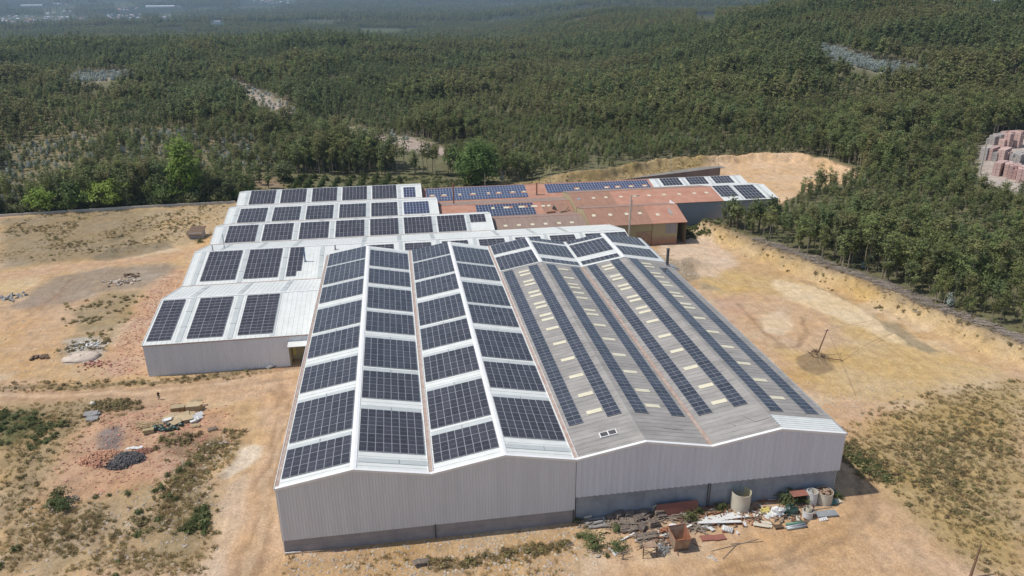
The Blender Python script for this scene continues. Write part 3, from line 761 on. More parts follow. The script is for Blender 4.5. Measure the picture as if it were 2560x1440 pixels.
for i, (xs, lst) in MAIN.items():
    x0, z0, x1, z1 = slope_ends(i)
    for k, (y, n) in enumerate(lst):
        u = (x1-x0, 0, z1-z0)
        dz = 0 if i < 4 else .06
        if i < 4: lab = '%s dark solar array from the front, %s' % (ORD[k], SLN[i])
        elif n == 1: lab = 'single panel row by the %s, %s' % ('grey sheets' if k == 0 else 'far eave', SLN[i])
        else: lab = '%s dark array of the white far end, %s' % ({0: 'front', 1: 'rear' if i in (4, 7) else 'large middle'}[k], SLN[i])
        array(lab, 'black solar arrays on the white sheets of the front warehouses', slope_pt(i, xs, y+.02, dz), u, (0, 1, 0), 8, n, PM_P, 1.15, 2.3)
        # translucent band beyond each array
        if i < 4 and y+n*2.3+1.1 < LY-.3:
            ya = y+n*2.3+.12; yb = ya+.95
            mb = MB(); xa, xb = min(xs, xs)+.0, xs+9.0
            za, zb = roof_z(xa)+.055, roof_z(xb)+.055
            mb.obox(((xa+xb)/2, (ya+yb)/2, (za+zb)/2), ((xb-xa)/2, 0, (zb-za)/2), (0, (yb-ya)/2, 0), (0, 0, .03))
            o_ = mb.build('roof_skylight', M['skylight'], white_wh)
            mb = MB(); mb.obox(((xa+xb)/2, ya+.45, (za+zb)/2+.06), (.05, 0, 0), (0, .45, 0), (0, 0, .03)); mb.build('clamp', M['grey_metal'], o_, )
    if i in (1, 3):
        mb = MB(); xa, xb = xs, xs+9.3; ya, yb = 1.9, 2.95
        za, zb = roof_z(xa)+.055, roof_z(xb)+.055
        mb.obox(((xa+xb)/2, (ya+yb)/2, (za+zb)/2), ((xb-xa)/2, 0, (zb-za)/2), (0, (yb-ya)/2, 0), (0, 0, .03))
        o_ = mb.build('roof_skylight', M['skylight'], white_wh)
        mb = MB(); mb.obox(((xa+xb)/2+.8, (ya+yb)/2, roof_z((xa+xb)/2+.8)+.1), (.06, 0, 0), (0, .45, 0), (0, 0, .03)); mb.build('clamp', M['grey_metal'], o_)
STRIPS = {4: [(41.38, 8.4, 59), (47.2, 8.3, 59)], 5: [(51.35, 8.25, 59), (57.15, 8.15, 59)], 6: [(61.5, 8.0, 60), (67.05, 7.95, 60)], 7: [(71.5, 5.35, 62), (77.4, 5.35, 58)]}
for i, lst in STRIPS.items():
    x0, z0, x1, z1 = slope_ends(i)
    for k, (xs, y, n) in enumerate(lst):
        array('long narrow panel strip, %s one on the grey %s' % (('left', 'right')[k], SLN[i]),
              'narrow solar strips on the grey roof', slope_pt(i, xs, y), (x1-x0, 0, z1-z0), (0, 1, 0), 1, n, PM_LG, 2.3, 1.15)
# cream skylights of the grey roof
SKY = {4: (44.65, [10.7, 16.0, 22.3, 28.6, 35.2, 41.8, 46.2, 48.4, 52.6, 54.6, 58.9, 61.0, 65.6, 67.6, 71.9, 73.9]),
       5: (53.95, [10.8, 15.7, 22.2, 28.7, 35.3, 41.7, 47.0, 49.2, 55.8, 58.8, 61.9, 64.0, 68.0, 73.7]),
       6: (64.55, [10.3, 15.5, 22.0, 28.6, 35.0, 41.9, 46.6, 48.7, 52.8, 54.8, 59.5, 61.5, 65.6, 67.6, 72.4, 74.4]),
       7: (74.0, [9.8, 15.7, 21.8, 28.4, 35.0, 41.5, 46.8, 48.9, 53.1, 55.1, 59.6, 61.6, 65.0, 67.4, 71.8, 74.0])}
for i, (xs, ys) in SKY.items():
    for y in ys:
        xa, xb = xs, xs+2.35
        za, zb = roof_z(xa)+.05, roof_z(xb)+.05
        mb = MB(); mb.obox(((xa+xb)/2, y, (za+zb)/2), ((xb-xa)/2, 0, (zb-za)/2), (0, .5, 0), (0, 0, .025))
        mb.build('cream_skylight', M['sky_cream'], grey_wh)
# small window hatch and sealing strips on the front grey slopes
mb = MB(); c0 = np.array([46.15, 4.1, roof_z(46.15)+.12])
k = HR/((BX[3]-BX[2])/2)
mb.obox(c0, np.array([1.25, 0, 1.25*k]), (0, .62, 0), (0, 0, .06), 0)
for s_ in (-.6, .6): mb.obox(c0+np.array([s_, 0, s_*k+.065]), np.array([.52, 0, .52*k]), (0, .5, 0), (0, 0, .01), 1)
mb.build('roof_hatch', [M['white_trim'], M['dark_metal']], grey_wh)
for (xa, ya, xb, yb) in ((68.2, 3.2, 70.55, 3.4), (68.2, 3.2, 67.4, 5.2), (65.3, 3.4, 64.9, 4.6), (54.6, 4.3, 57.6, 4.1)):
    mb = MB(); mb.beam((xa, ya, roof_z(xa)+.06), (xb, yb, roof_z(xb)+.06), .16, .03); mb.build('sealing_strip', M['concrete'], grey_wh)
mb = MB(); mb.quad([(81.32, 73, EZ-.2), (83.4, 73, EZ-.8), (83.4, 77.5, EZ-.8), (81.32, 77.5, EZ-.2)]); mb.quad([(81.32, 73, EZ-.28), (81.32, 77.5, EZ-.28), (83.4, 77.5, EZ-.88), (83.4, 73, EZ-.88)])
mb.build('lean_to_roof', M['fibre'], grey_wh)

# ================================================================== WHITE SHEDS BEHIND
ROWS = [(57.5, 6.9, 74.0, 10.1, 89.4, 7.2), (89.4, 7.2, 105.1, 10.6, 120.5, 7.6), (120.5, 7.6, 130.1, 10.0, 139.5, 7.9), (139.5, 7.9, 150.2, 10.1, 160.4, 8.0), (160.4, 8.0, 168.9, 10.5, 180.3, 8.2)]
REND = [-.25, 79.2, 45.3, 30.6, 26.3]
XL = -33.3
def ysheet(mb, xa, xb, y0, z0, y1, z1, t=.1, pitch=1.0, rib=.04, ribw=.06, mi=0):
    n = np.array([0, -(z1-z0), y1-y0], float); n /= np.linalg.norm(n)
    if n[2] < 0: n = -n
    c = np.array([(xa+xb)/2, (y0+y1)/2, (z0+z1)/2]); ay = np.array([0, (y1-y0)/2, (z1-z0)/2])
    mb.obox(c-n*t/2, ((xb-xa)/2, 0, 0), ay, n*t/2, mi)
    if pitch:
        k = xa+pitch*.5
        while k < xb-.1:
            mb.obox(np.array([k, c[1], c[2]])+n*rib/2, (ribw/2, 0, 0), ay*.995, n*rib/2, mi); k += pitch
def on_row(y0, z0, y1, z1, y): return z0+(z1-z0)*(y-y0)/(y1-y0)
SHED_L = ['white shed nearest the dirt track, with three tall solar arrays and a grey front wall',
          'wide white shed running behind the front warehouses, second from the track',
          'white shed with eight arrays, third row back from the track',
          'white shed with a blue array at its right end, fourth row back',
          'rearmost white shed beside the trees, with a small blue array']
sheds = []
for r, (y0, z0, y1, z1, y2, z2) in enumerate(ROWS):
    xr = REND[r]
    t_ = thing('shed', SHED_L[r], 'shed', ((XL+min(xr, 40))/2, y0, 0), 'white sheds in parallel rows'); sheds.append(t_)
    mb = MB()
    if r == 1:
        ysheet(mb, XL, -.25, y0, z0, y1, z1); zz = on_row(y0, z0, y1, z1, 97.1); ysheet(mb, -.24, xr, 97.1, zz, y1, z1, pitch=1.0)
        mb.build('roof_slope', M['white_sheet'], t_)
        mb = MB(); ysheet(mb, XL, xr-.5, y1, z1, y2, z2); mb.build('roof_slope', M['white_sheet'], t_)
    else:
        ysheet(mb, XL, xr, y0, z0, y1, z1); mb.build('roof_slope', M['white_sheet'], t_)
        mb = MB(); ysheet(mb, XL, xr, y1, z1, y2, z2); mb.build('roof_slope', M['white_sheet'], t_)
    mb = MB(); mb.box(XL-.05, xr+.02, y1-.22, y1+.22, z1+.0, z1+.06); mb.build('ridge_cap', M['white_trim'], t_)
    mb = MB(); mb.quad([(XL+.1, y0+.1, -.8), (XL+.1, y0+.1, z0-.12), (XL+.1, y1, z1-.12), (XL+.1, y2-.1, z2-.12), (XL+.1, y2-.1, -.8)][::-1]); mb.build('gable_wall', M['clad_shed'], t_)
    for ya, za, yb, zb in ((y0, z0, y1, z1), (y1, z1, y2, z2)):
        mb = MB(); mb.obox((XL-.05, (ya+yb)/2, (za+zb)/2-.05), (.05, 0, 0), (0, (yb-ya)/2, (zb-za)/2), (0, 0, .16)); mb.build('verge_trim', M['white_trim'], t_)
    if r != 0:
        mb = MB(); mb.quad([(xr-.1, y0+.1 if r != 1 else 97.3, -.8), (xr-.1, y0+.1 if r != 1 else 97.3, z0-.1), (xr-.1, y1, z1-.12), (xr-.1, y2-.1, z2-.12), (xr-.1, y2-.1, -.8)]); mb.build('gable_wall', M['clad_shed'], t_)
        for ya, za, yb, zb in ((y0 if r != 1 else 97.1, z0 if r != 1 else zz, y1, z1), (y1, z1, y2, z2)):
            mb = MB(); mb.obox((xr+.03, (ya+yb)/2, (za+zb)/2-.05), (.05, 0, 0), (0, (yb-ya)/2, (zb-za)/2), (0, 0, .16)); mb.build('verge_trim', M['white_trim'], t_)
    if r > 0:
        mb = MB(); mb.box(XL, (xr if r != 1 else -.3), y0-.16, y0+.16, z0-.02, z0+.09); mb.build('valley_gutter', M['gutter'], t_)
# front shed wall
t_ = sheds[0]
def ztop(x): return 6.9
mb = MB(); corrugated(mb, XL+.05, -5.6, -.8, ztop, 57.62, .5, .04); mb.build('front_wall', M['clad_shed'], t_)
mb = MB(); mb.box(XL+.05, -.25, 57.44, 57.56, 6.66, 6.86); mb.build('eave_gutter', M['gutter'], t_)
mb = MB(); corrugated(mb, -5.6, -.3, 5.6, ztop, 57.62, .5, .04); mb.build('front_wall', M['clad_shed'], t_)
mb = MB(); mb.box(-5.55, -.3, 60.6, 60.75, -.5, 5.6); mb.box(-5.55, -5.4, 57.7, 60.6, -.5, 5.6); mb.build('recess_wall', M['beige_wall'], t_)
mb = MB(); mb.obox((-2.9, 56.7, 5.35), (2.6, 0, 0), (0, 1.0, .22), (0, 0, .05)); mb.build('canopy', M['white_sheet'], t_)
mb = MB(); mb.box(-5.3, -4.6, 60.4, 60.58, 1.2, 3.8, 0); mb.build('yellow_door', M['yellow'], t_)
mb = MB(); ysheet(mb, -9.0, -8.1, 57.7, 6.98, 73.8, 10.13, pitch=0); mb.build('roof_skylight', M['skylight'], t_)
sheds_y = ROWS[4]
mb = MB(); mb.box(XL+.1, 26.1, 180.1, 180.3, -.8, 8.05); mb.build('back_wall', M['clad_shed'], sheds[4])

def rowarray(r, lab, x, y, nu, nv, me, pu, pv, skip=(), grp='black solar arrays on the white sheds'):
    y0, z0, y1, z1 = ROWS[r][:4]
    array(lab, grp, (x, y, on_row(y0, z0, y1, z1, y)), (1, 0, 0), (0, y1-y0, z1-z0), nu, nv, me, pu, pv, skip)
def rowband(r, xa, xb, inset=.35, back=False):
    y0, z0, y1, z1, y2, z2 = ROWS[r]
    mb = MB()
    if back: ya, za, yb, zb = y1, z1, y2, z2
    else: ya, za, yb, zb = y0, z0, y1, z1
    f0, f1 = .02, .98
    if r == 1 and not back and xa > -1: f0 = .5
    ysheet(mb, xa, xb, ya+(yb-ya)*f0, za+(zb-za)*f0+.07, ya+(yb-ya)*f1, za+(zb-za)*f1+.07, t=.06, pitch=0)
    o_ = mb.build('roof_skylight', M['skylight'], sheds[r])
    mb = MB()
    for f in ((.33, .67) if r < 2 else (.5,)):
        yy = ya+(yb-ya)*f; mb.box(xa-.1, xb+.1, yy-.05, yy+.05, za+(zb-za)*f+.075, za+(zb-za)*f+.11)
    mb.build('lap_joint', M['grey_metal'], o_)
RN = ['front shed by the track', 'wide second shed', 'third white shed', 'fourth white shed', 'rearmost white shed']
for k, (x, n) in enumerate([(-32.8, 2), (-25.2, 3), (-15.4, 3)]):
    rowarray(0, '%s solar array from the left on the %s' % (ORD[k], RN[0]), x, 58.7, n, 13, PM_L, 2.3, 1.15)
for x in (-27.2, -17.4): rowband(0, x, x+1.1)
for x in (-27.5, -18, -8.6): rowband(0, x, x+1.0, back=True)
for k, (x, n) in enumerate([(-29.6, 7), (-19.7, 7), (-9.7, 3)]):
    rowarray(1, '%s solar array from the left on the %s' % (ORD[k], RN[1]), x, 91.1, n, 6, PM_P, 1.15, 2.3, skip={(2, 0)} if n == 3 else ())
for x in (-31.5, -21.0, -11.2, -2.2): rowband(1, x, x+1.0)
for x in (-28, -18.5, -9.5, 8, 17.5, 26.5, 44, 54, 63): rowband(1, x, x+1.0, back=True)
for k, (x, n) in enumerate([(9.6, 3), (19.3, 3), (29.0, 3), (38.75, 3), (48.5, 3), (57.9, 3), (67.7, 5)]):
    rowarray(1, '%s array from the left behind the front warehouses, wide second shed' % ORD[k], x, 98.1, n, 5, PM_L, 2.28, 1.15)
for x in (8.0, 17.8, 27.5, 37.2, 46.9, 56.4, 66.2): rowband(1, x, x+.9)
for r, xs in ((2, [-29.6, -19.8, -9.8, .2, 9.9, 19.6, 29.3]), (3, [-29.6, -19.6, -9.7, .2, 9.9]), (4, [-29.6, -19.7, -9.7, .1, 9.9])):
    for k, x in enumerate(xs):
        rowarray(r, '%s solar array from the left on the %s' % (ORD[k], RN[r]), x, ROWS[r][0]+.5, 7, 4, PM_P, 1.15, 2.3 if r != 4 else 2.12)
        rowband(r, x-1.55, x-.55)
    rowband(r, xs[-1]+8.5, xs[-1]+9.4)
rowarray(2, 'small two row array at the right end of the third white shed', 38.9, 125.4, 4, 2, PM_P, 1.15, 2.3)
for x in (-25, -15, -5, 5, 15, 25): rowband(2, x, x+1.0, back=True)
def panel_stuff(label, group, x, y, nu, nv, y0, z0, y1, z1, pu, pv, holes=(), first=0, glass='pv_blue'):
    v = np.array([0, y1-y0, z1-z0], float); v /= np.linalg.norm(v); n = np.array([0, -v[2], v[1]])
    O = np.array([x, y, on_row(y0, z0, y1, z1, y)])
    t_ = thing('solar_array', label, 'solar array', tuple(O), group)
    mb = MB()
    for j in range(nv):
        for i in range(nu):
            cx = x+(i+.5)*pu
            if j == first and any(abs(cx-h_) < pu*.8 for h_ in holes): continue
            c = O+np.array([(i+.5)*pu, 0, 0])+v*(j+.5)*pv+n*.12
            mb.obox(c, (pu/2-.02, 0, 0), v*(pv/2-.02), n*.02, 0)
            c = c+n*.024
            a_, b_ = np.array([pu/2-.07, 0, 0]), v*(pv/2-.07)
            mb.quad([c-a_-b_, c+a_-b_, c+a_+b_, c-a_+b_], 1)
    mb.build('solar_panel', [M['frame'], M[glass]], t_, kind='stuff')
BG = 'blue solar arrays'
r3 = ROWS[3][:4]; r4 = ROWS[4][:4]
panel_stuff('blue solar array at the right end of the fourth white shed', BG, 19.9, 140.4, 8, 5, *r3, .98, 1.66)
panel_stuff('small blue solar array at the right end of the rearmost white shed', BG, 20.3, 161.0, 4, 4, *r4, .98, 1.66)

# ================================================================== RED ROOFED WORKSHOPS
def skyl(par, x, y, y0, z0, y1, z1, wx=1.1, wy=1.15, m_='sky_cream'):
    mb = MB(); ysheet(mb, x-wx/2, x+wx/2, y-wy/2, on_row(y0, z0, y1, z1, y-wy/2)+.09, y+wy/2, on_row(y0, z0, y1, z1, y+wy/2)+.09, t=.05, pitch=0)
    mb.build('cream_skylight', M[m_], par)
def workshop(label, segs, y0, z0, y1, z1, y2, z2, wallm, front=True):
    xa, xb = segs[0][0], segs[-1][1]
    t_ = thing('workshop', label, 'workshop', ((xa+xb)/2, y0, 0), 'red roofed workshops behind the white sheds')
    for a, b_, m_ in segs:
        mb = MB(); ysheet(mb, a, b_-.004, y0-.25, on_row(y0, z0, y1, z1, y0-.25), y1, z1, pitch=.55 if m_ != 'white_sheet' else 1.0, rib=.03, ribw=.12); mb.build('roof_slope', M[m_], t_)
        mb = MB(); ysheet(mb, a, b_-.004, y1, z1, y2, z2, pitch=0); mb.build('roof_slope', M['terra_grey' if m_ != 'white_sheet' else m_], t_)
        mb = MB(); mb.box(a, b_-.01, y1-.16, y1+.16, z1, z1+.06); mb.build('ridge_cap', M['terra' if m_ != 'white_sheet' else 'white_trim'], t_)
    for x in (xa+.12, xb-.12):
        mb = MB(); mb.quad([(x, y0, -.8), (x, y0, z0-.12), (x, y1, z1-.12), (x, y2, z2-.12), (x, y2, -.8)]); mb.build('gable_wall', M[wallm], t_)
    return t_
P3 = (121.2, 6.0, 131.2, 8.0, 138.6, 6.6); P4 = (139.0, 6.2, 148.5, 8.0, 159.4, 6.4); P5 = (159.6, 6.11, 170.7, 8.5, 180.0, 6.4)
PA = (139.0, 8.0, 150.3, 10.0, 159.5, 8.3); PB = (121.1, 7.02, 131.0, 9.9, 138.6, 8.3)
w3 = workshop('low workshop with a grey brown roof and one row of square skylights', [(45.45, 73.8, 'terra_grey')], *P3, 'beige_wall')
w4 = workshop('low red workshop with a blue array and a bent flue lying on its roof', [(30.8, 64.0, 'terra'), (64.0, 73.8, 'terra_old')], *P4, 'beige_wall')
w5 = workshop('long rear red workshop carrying two wide blue arrays and a white far end', [(26.6, 108.3, 'terra'), (108.3, 143.5, 'white_sheet')], *P5, 'beige_wall')
wA = workshop('tall workshop with a brown and terracotta roof and a white right end', [(73.9, 87.7, 'terra_old'), (87.7, 123.3, 'terra'), (123.3, 142.3, 'white_sheet')], *PA, 'beige_wall')
wB = workshop('brown and terracotta workshop with a dirty beige wall facing the front warehouse', [(73.9, 93.2, 'terra_old'), (93.2, 103.9, 'terra')], *PB, 'beige_wall')
for x in (49.4, 53.4, 57.5, 61.5, 65.6, 69.5): skyl(w3, x, 126.2, *P3[:4])
for x in (64.5, 66.3): skyl(w4, x, 145.1, *P4[:4])
for x in (76.2,): skyl(wA, x, 145.2, *PA[:4], m_='blue_wall')
for x in (81.2, 85.3, 90.4, 95.0, 99.9, 105.1, 110.3, 115.6, 119.8): skyl(wA, x, 145.4, *PA[:4])
for x in (76.4, 81.5, 86.6, 90.8): skyl(wB, x, 126.7, *PB[:4])
skyl(wB, 96.1, 125.5, *PB[:4]); skyl(wB, 100.4, 126.6, *PB[:4], wx=.9, wy=3.2, m_='fibre')
# walls in view
m_, t0, b0 = newmat('splashed_beige_wall')
N, L = t0.nodes, t0.links
tc = N.new('ShaderNodeTexCoord'); sp = N.new('ShaderNodeSeparateXYZ'); L.new(tc.outputs['Object'], sp.inputs[0])
nz = N.new('ShaderNodeTexNoise'); nz.inputs['Scale'].default_value = .35; nz.inputs['Detail'].default_value = 5; L.new(tc.outputs['Object'], nz.inputs['Vector'])
ma = N.new('ShaderNodeMath'); ma.operation = 'MULTIPLY_ADD'; ma.inputs[1].default_value = 2.4; L.new(nz.outputs['Fac'], ma.inputs[0]); L.new(sp.outputs['Z'], ma.inputs[2])
cr = N.new('ShaderNodeValToRGB'); L.new(ma.outputs[0], cr.inputs[0])
mr = N.new('ShaderNodeMapRange'); mr.inputs[1].default_value = 0; mr.inputs[2].default_value = 8.0; L.new(ma.outputs[0], mr.inputs[0]); L.new(mr.outputs[0], cr.inputs[0])
els = cr.color_ramp.elements
els[0].position = .30; els[0].color = (.36, .20, .13, 1); els[1].position = .55; els[1].color = (.40, .345, .20, 1)
e_ = els.new(.42); e_.color = (.33, .225, .155, 1)
L.new(cr.outputs[0], b0.inputs['Base Color']); b0.inputs['Roughness'].default_value = .9
M['splash_wall'] = m_
def cut(a, b_): return a
mb = MB(); mb.box(74.1, 93.1, 121.45, 121.65, -.8, 6.95); mb.build('front_wall', M['splash_wall'], wB, origin=None)
mb = MB(); mb.box(93.15, 101.0, 121.25, 121.43, -.8, 6.95); mb.build('front_wall', M['splash_wall'], wB)
mb = MB(); mb.box(100.82, 101.0, 121.44, 138.4, -.8, 7.1); mb.build('side_wall', M['splash_wall'], wB)
mb = MB(); mb.box(88.3, 92.8, 121.36, 121.44, -.2, 4.4); mb.build('sliding_door', M['rust_lt'], wB)
mb = MB(); mb.box(97.3, 100.7, 121.18, 121.24, 3.6, 6.8); mb.build('patch_panel', M['concrete'], wB)
mb = MB(); mb.beam((103.5, 121.2, -.3), (103.5, 121.2, 6.9), .18, .18); mb.build('post', M['wood_dark'], wB)
mb = MB(); mb.beam((101.0, 121.2, 6.82), (103.8, 121.2, 6.82), .16, .2); mb.build('eave_beam', M['rust'], wB)
mb = MB(); mb.box(101.1, 142.0, 139.1, 139.25, -.8, 7.9); mb.build('front_wall', M['blue_wall'], wA)
mb = MB(); mb.box(103.92, 104.05, 131, 137, 7.0, 9.6); mb.build('barge_board', M['white_trim'], wB)
mb = MB(); mb.box(74.0, 101.0, 139.05, 139.2, -.5, 7.9); mb.build('front_wall', M['beige_wall'], wA)
sk5 = [30.0, 34.0, 39.1, 44.0, 49.0, 52.8, 57.7, 61.7, 80.6, 91.2, 95.2, 100.2, 105.2]
for x in sk5: skyl(w5, x, 165.45, *P5[:4], wx=1.3 if x < 50 else 1.1)
for x in (52.4, 57.4, 61.6, 47.9): skyl(w4, x, 145.2, *P4[:4], wx=1.9)
panel_stuff('wide blue solar array on the left half of the long rear red workshop', BG, 27.9, 160.9, 35, 6, *P5[:4], .99, 1.62, holes=sk5, first=2)
panel_stuff('wide blue solar array on the right half of the long rear red workshop', BG, 69.6, 163.3, 38, 4, *P5[:4], .99, 1.70, holes=sk5, first=1)
panel_stuff('blue solar array on the low red workshop with the bent flue', BG, 42.7, 139.5, 19, 5, *P4[:4], .98, 1.70, holes=(52.4, 57.4, 61.6, 47.9, 53.2, 58.2), first=3)
for k, (x, n) in enumerate([(112.1, 7), (121.9, 7), (131.6, 7)]):
    panel_stuff('%s of three dark arrays on the white end of the rear workshop' % ('leftmost', 'middle', 'rightmost')[k], 'dark arrays on the white right ends', x, 164.9, 6, 3, *P5[:4], 1.2, 1.95, glass='pv')
for k, (x, nu, y) in enumerate([(123.6, 5, 141.8), (130.9, 6, 139.3)]):
    panel_stuff('%s dark array on the white right end of the tall workshop' % ('left', 'right')[k], 'dark arrays on the white right ends', x, y, nu, 5, *PA[:4], 1.2, 1.75 if k == 0 else 2.2, glass='pv')
for x in (110.3, 120.2, 130.0, 140.2):
    mb = MB(); ysheet(mb, x, x+.9, 161, on_row(*P5[:4], 161)+.06, 170.4, on_row(*P5[:4], 170.4)+.06, t=.05, pitch=0); mb.build('roof_skylight', M['skylight'], w5)
for x in (129.6, 139.3):
    mb = MB(); ysheet(mb, x, x+.9, 139.3, on_row(*PA[:4], 139.3)+.06, 150, on_row(*PA[:4], 150)+.06, t=.05, pitch=0); mb.build('roof_skylight', M['skylight'], wA)
# flues on the roofs
def flue(label, base, h_, r_, mm, foot=None, cap=True):
    t_ = thing('flue', label, 'flue', base)
    x, y, z = base
    mb = MB(); mb.tube([(x, y, z-.4), (x, y, z+h_)], r_, 10); mb.build('pipe', mm, t_)
    if cap:
        mb = MB(); mb.tube([(x, y, z+h_), (x, y, z+h_+.12), (x, y, z+h_+.35)], [r_*1.3, r_*1.5, r_*.4], 10); mb.build('cowl', mm, t_)
    mb = MB(); mb.box(x-r_*1.7, x+r_*1.7, y-r_*1.7, y+r_*1.7, z-.12, z+.2); mb.build('flashing', M['grey_metal'], t_)
flue('tall thin rusty flue standing on the low red roof in front of the blue arrays', (36.2, 152.5, 7.3), 6.8, .22, M['rust'])
flue('short rusty flue between the two wide blue arrays', (65.6, 162.5, 6.8), 3.9, .24, M['rust'])
flue('thick dark flue at the right eave of the grey roofed warehouse', (80.5, 74.6, 10.7), 4.0, .34, M['dark_metal'])
flue('blue pipe standing beside the short stepped solar array', (-5.6, 97.6, 8.98), 3.4, .17, M['blue_pipe'], cap=False)
flue('small dark vent behind the upper left corner of the front warehouse', (1.6, 102.6, 10.05), 1.3, .14, M['dark_metal'], cap=False)
def onplane(px, py, y0, z0, y1, z1):
    d = ray(px, py); n = np.array([0, -(z1-z0), y1-y0]); t = ((np.array([0, y0, z0])-CAM)@n)/(d@n); return CAM+d*t
p = onplane(532, 627, *ROWS[1][2:]); flue('grey vent pipe at the left end of the second shed ridge', (float(p[0]), float(p[1]), float(p[2])), 1.5, .14, M['grey_metal'], cap=False)
p = onplane(561, 619, *ROWS[1][2:]); flue('taller grey vent pipe below the third shed, left end', (float(p[0]), float(p[1]), float(p[2])), 3.6, .12, M['grey_metal'], cap=False)
t_ = thing('flue', 'fallen bent flue lying along the eave of the low red workshop', 'flue', (67.5, 141.2, 6.7))
mb = MB(); mb.tube([(64.6, 139.9, 6.55), (66.0, 140.2, 6.6), (67.4, 140.3, 6.65)], .3, 8); mb.build('pipe', M['rust'], t_)
mb = MB(); mb.tube([(67.2, 142.6, 7.1), (67.3, 142.2, 7.9), (67.9, 141.7, 7.2)], .32, 8); mb.build('elbow', M['dark_metal'], t_)
mb = MB(); mb.tube([(69.0, 140.1, 6.6), (70.4, 140.2, 6.8), (71.2, 140.9, 7.3), (71.9, 141.6, 7.6)], .22, 8); mb.build('branch_pipe', M['rust_lt'], t_)

# retaining wall, low wall, crates, poles
t_ = thing('retaining_wall', 'stained concrete retaining wall between the back road and the white roofs', 'wall', (120, 190, 0))
wp = [(88, 188.3, 2.2), (95.3, 189.3, 3.4), (108, 190.2, 4.4), (120, 191.2, 5.0), (134, 193.4, 5.5), (147, 196.3, 5.9)]
for k in range(len(wp)-1):
    a, b_ = np.array(wp[k]), np.array(wp[k+1]); d_ = (b_-a)[:2]; nn = np.array([-d_[1], d_[0]])/np.hypot(*d_)*.15
    mb = MB(); n0 = []
    for q_, s_ in ((a, -1), (b_, -1), (b_, 1), (a, 1)): n0.append((q_[0]+nn[0]*s_, q_[1]+nn[1]*s_))
    zt = [a[2], b_[2], b_[2], a[2]]
    bot = [(p_[0], p_[1], -.8) for p_ in n0]; top = [(p_[0], p_[1], z_) for p_, z_ in zip(n0, zt)]
    mb.quad(top); mb.quad(bot[::-1])
    for e0 in range(4): e1 = (e0+1) % 4; mb.quad([bot[e0], bot[e1], top[e1], top[e0]])
    mb.build('wall_panel', M['ret_wall'], t_)
t_ = thing('boundary_wall', 'low pale boundary wall along the trees left of the sheds', 'wall', (-80, 192, 0))
wl = [(-260, 178), (-150, 187.2), (-118.3, 189.6), (-93.2, 191.4), (-67, 193.6), (-40.6, 194.6)]
mb = MB()
for k in range(len(wl)-1):
    a, b_ = wl[k], wl[k+1]; mb.beam((*a, h1(*a)+.2), (*b_, h1(*b_)+.2), .3, 1.3)
mb.build('wall', M['kerb'], t_)
def pole(label, x, y, h_, r_, mm, arms=True, lean=(0, 0), group=None, z=None):
    z = h1(x, y) if z is None else z
    t_ = thing('utility_pole', label, 'pole', (x, y, z), group)
    mb = MB(); top = (x+lean[0], y+lean[1], z+h_); mb.tube([(x, y, z-.5), top], [r_*1.5, r_*.8], 8); mb.build('pole', mm, t_)
    if arms:
        mb = MB(); mb.beam((top[0]-.5, top[1], top[2]-.3), (top[0]+.5, top[1], top[2]-.3), .12, .12); mb.build('crossarm', M['grey_metal'], t_)
    return t_, top
t_, top = pole('tall pale concrete pole rising behind the front warehouses before the brown roof', 83.1, 112.5, 18.2, .22, M['pole_conc'], arms=False, z=0.0)
mb = MB(); mb.beam((83.0, 112.3, 18.0), (84.7, 112.3, 18.1), .12, .1); mb.rbox((85.0, 112.3, 18.05), (.9, .35, .18)); mb.build('lamp_arm', M['grey_metal'], t_)
mb = MB()
for z_ in (16.6, 16.0, 15.4, 13.6): mb.box(83.25, 83.75, 112.3, 112.55, z_, z_+.12)
mb.build('bracket', M['grey_metal'], t_)
for lab, x, y, h_ in (('pale pole at the forest edge right of the parked crates by the back road', 130.7, 208.6, 7.2), ('thin pole behind the middle of the left blue array', 51.9, 197.3, 7.0), ('thin pole on the green grass behind the rearmost white shed', 24.6, 204.9, 4.2),
                      ('thin pale pole above the left end of the right blue array', 78.0, 199.2, 7.0), ('thin dark pole behind the short rusty flue', 73.2, 197.4, 6.0)):
    pole(lab, x, y, h_, .10, M['pole_conc'] if 'pale' in lab or 'thin pole' in lab else M['dark_metal'], arms=False)
p = G(2449, 436); pole('tall grey pole between the right wood and the brick yard', float(p[0]), float(p[1]), 13.5, .26, M['pole_conc'])
p = G(2424, 1446); pole('leaning wooden post at the bottom right corner', float(p[0]), float(p[1]), 4.9, .13, M['pole_wood'], arms=False, lean=(.85, .5))
t_, top = pole('leaning wooden pole with stay wires on a small mound in the yard', 102.9, 43.7, 4.9, .12, M['pole_wood'], lean=(1.7, .5))
mb = MB()
for q_ in (Gz(2190, 790, 1.0), Gz(2140, 985, .3), Gz(2104, 900, .4)):
    mb.tube([(top[0], top[1], top[2]-.1), (*q_, h1(*q_)+.05)], .022, 5)
a_, b_ = Gz(2104, 900, .4), Gz(2235, 822, 1.0); mb.tube([(*a_, h1(*a_)+.1), ((a_[0]+b_[0])/2, (a_[1]+b_[1])/2, .9), (*b_, h1(*b_)+.1)], .03, 5)
mb.build('stay_wire', M['cable'], t_)
a_, b_ = Gz(2068, 900, .4), Gz(2106, 899, .4)
mb = MB(); mb.beam((*a_, h1(*a_)+.25), (*b_, h1(*b_)+.25), .12, .12); tag(mb.build('fallen_beam', M['pole_wood'], origin=(*a_, 0)), 'short dark beam lying at the foot of the leaning pole', 'beam')

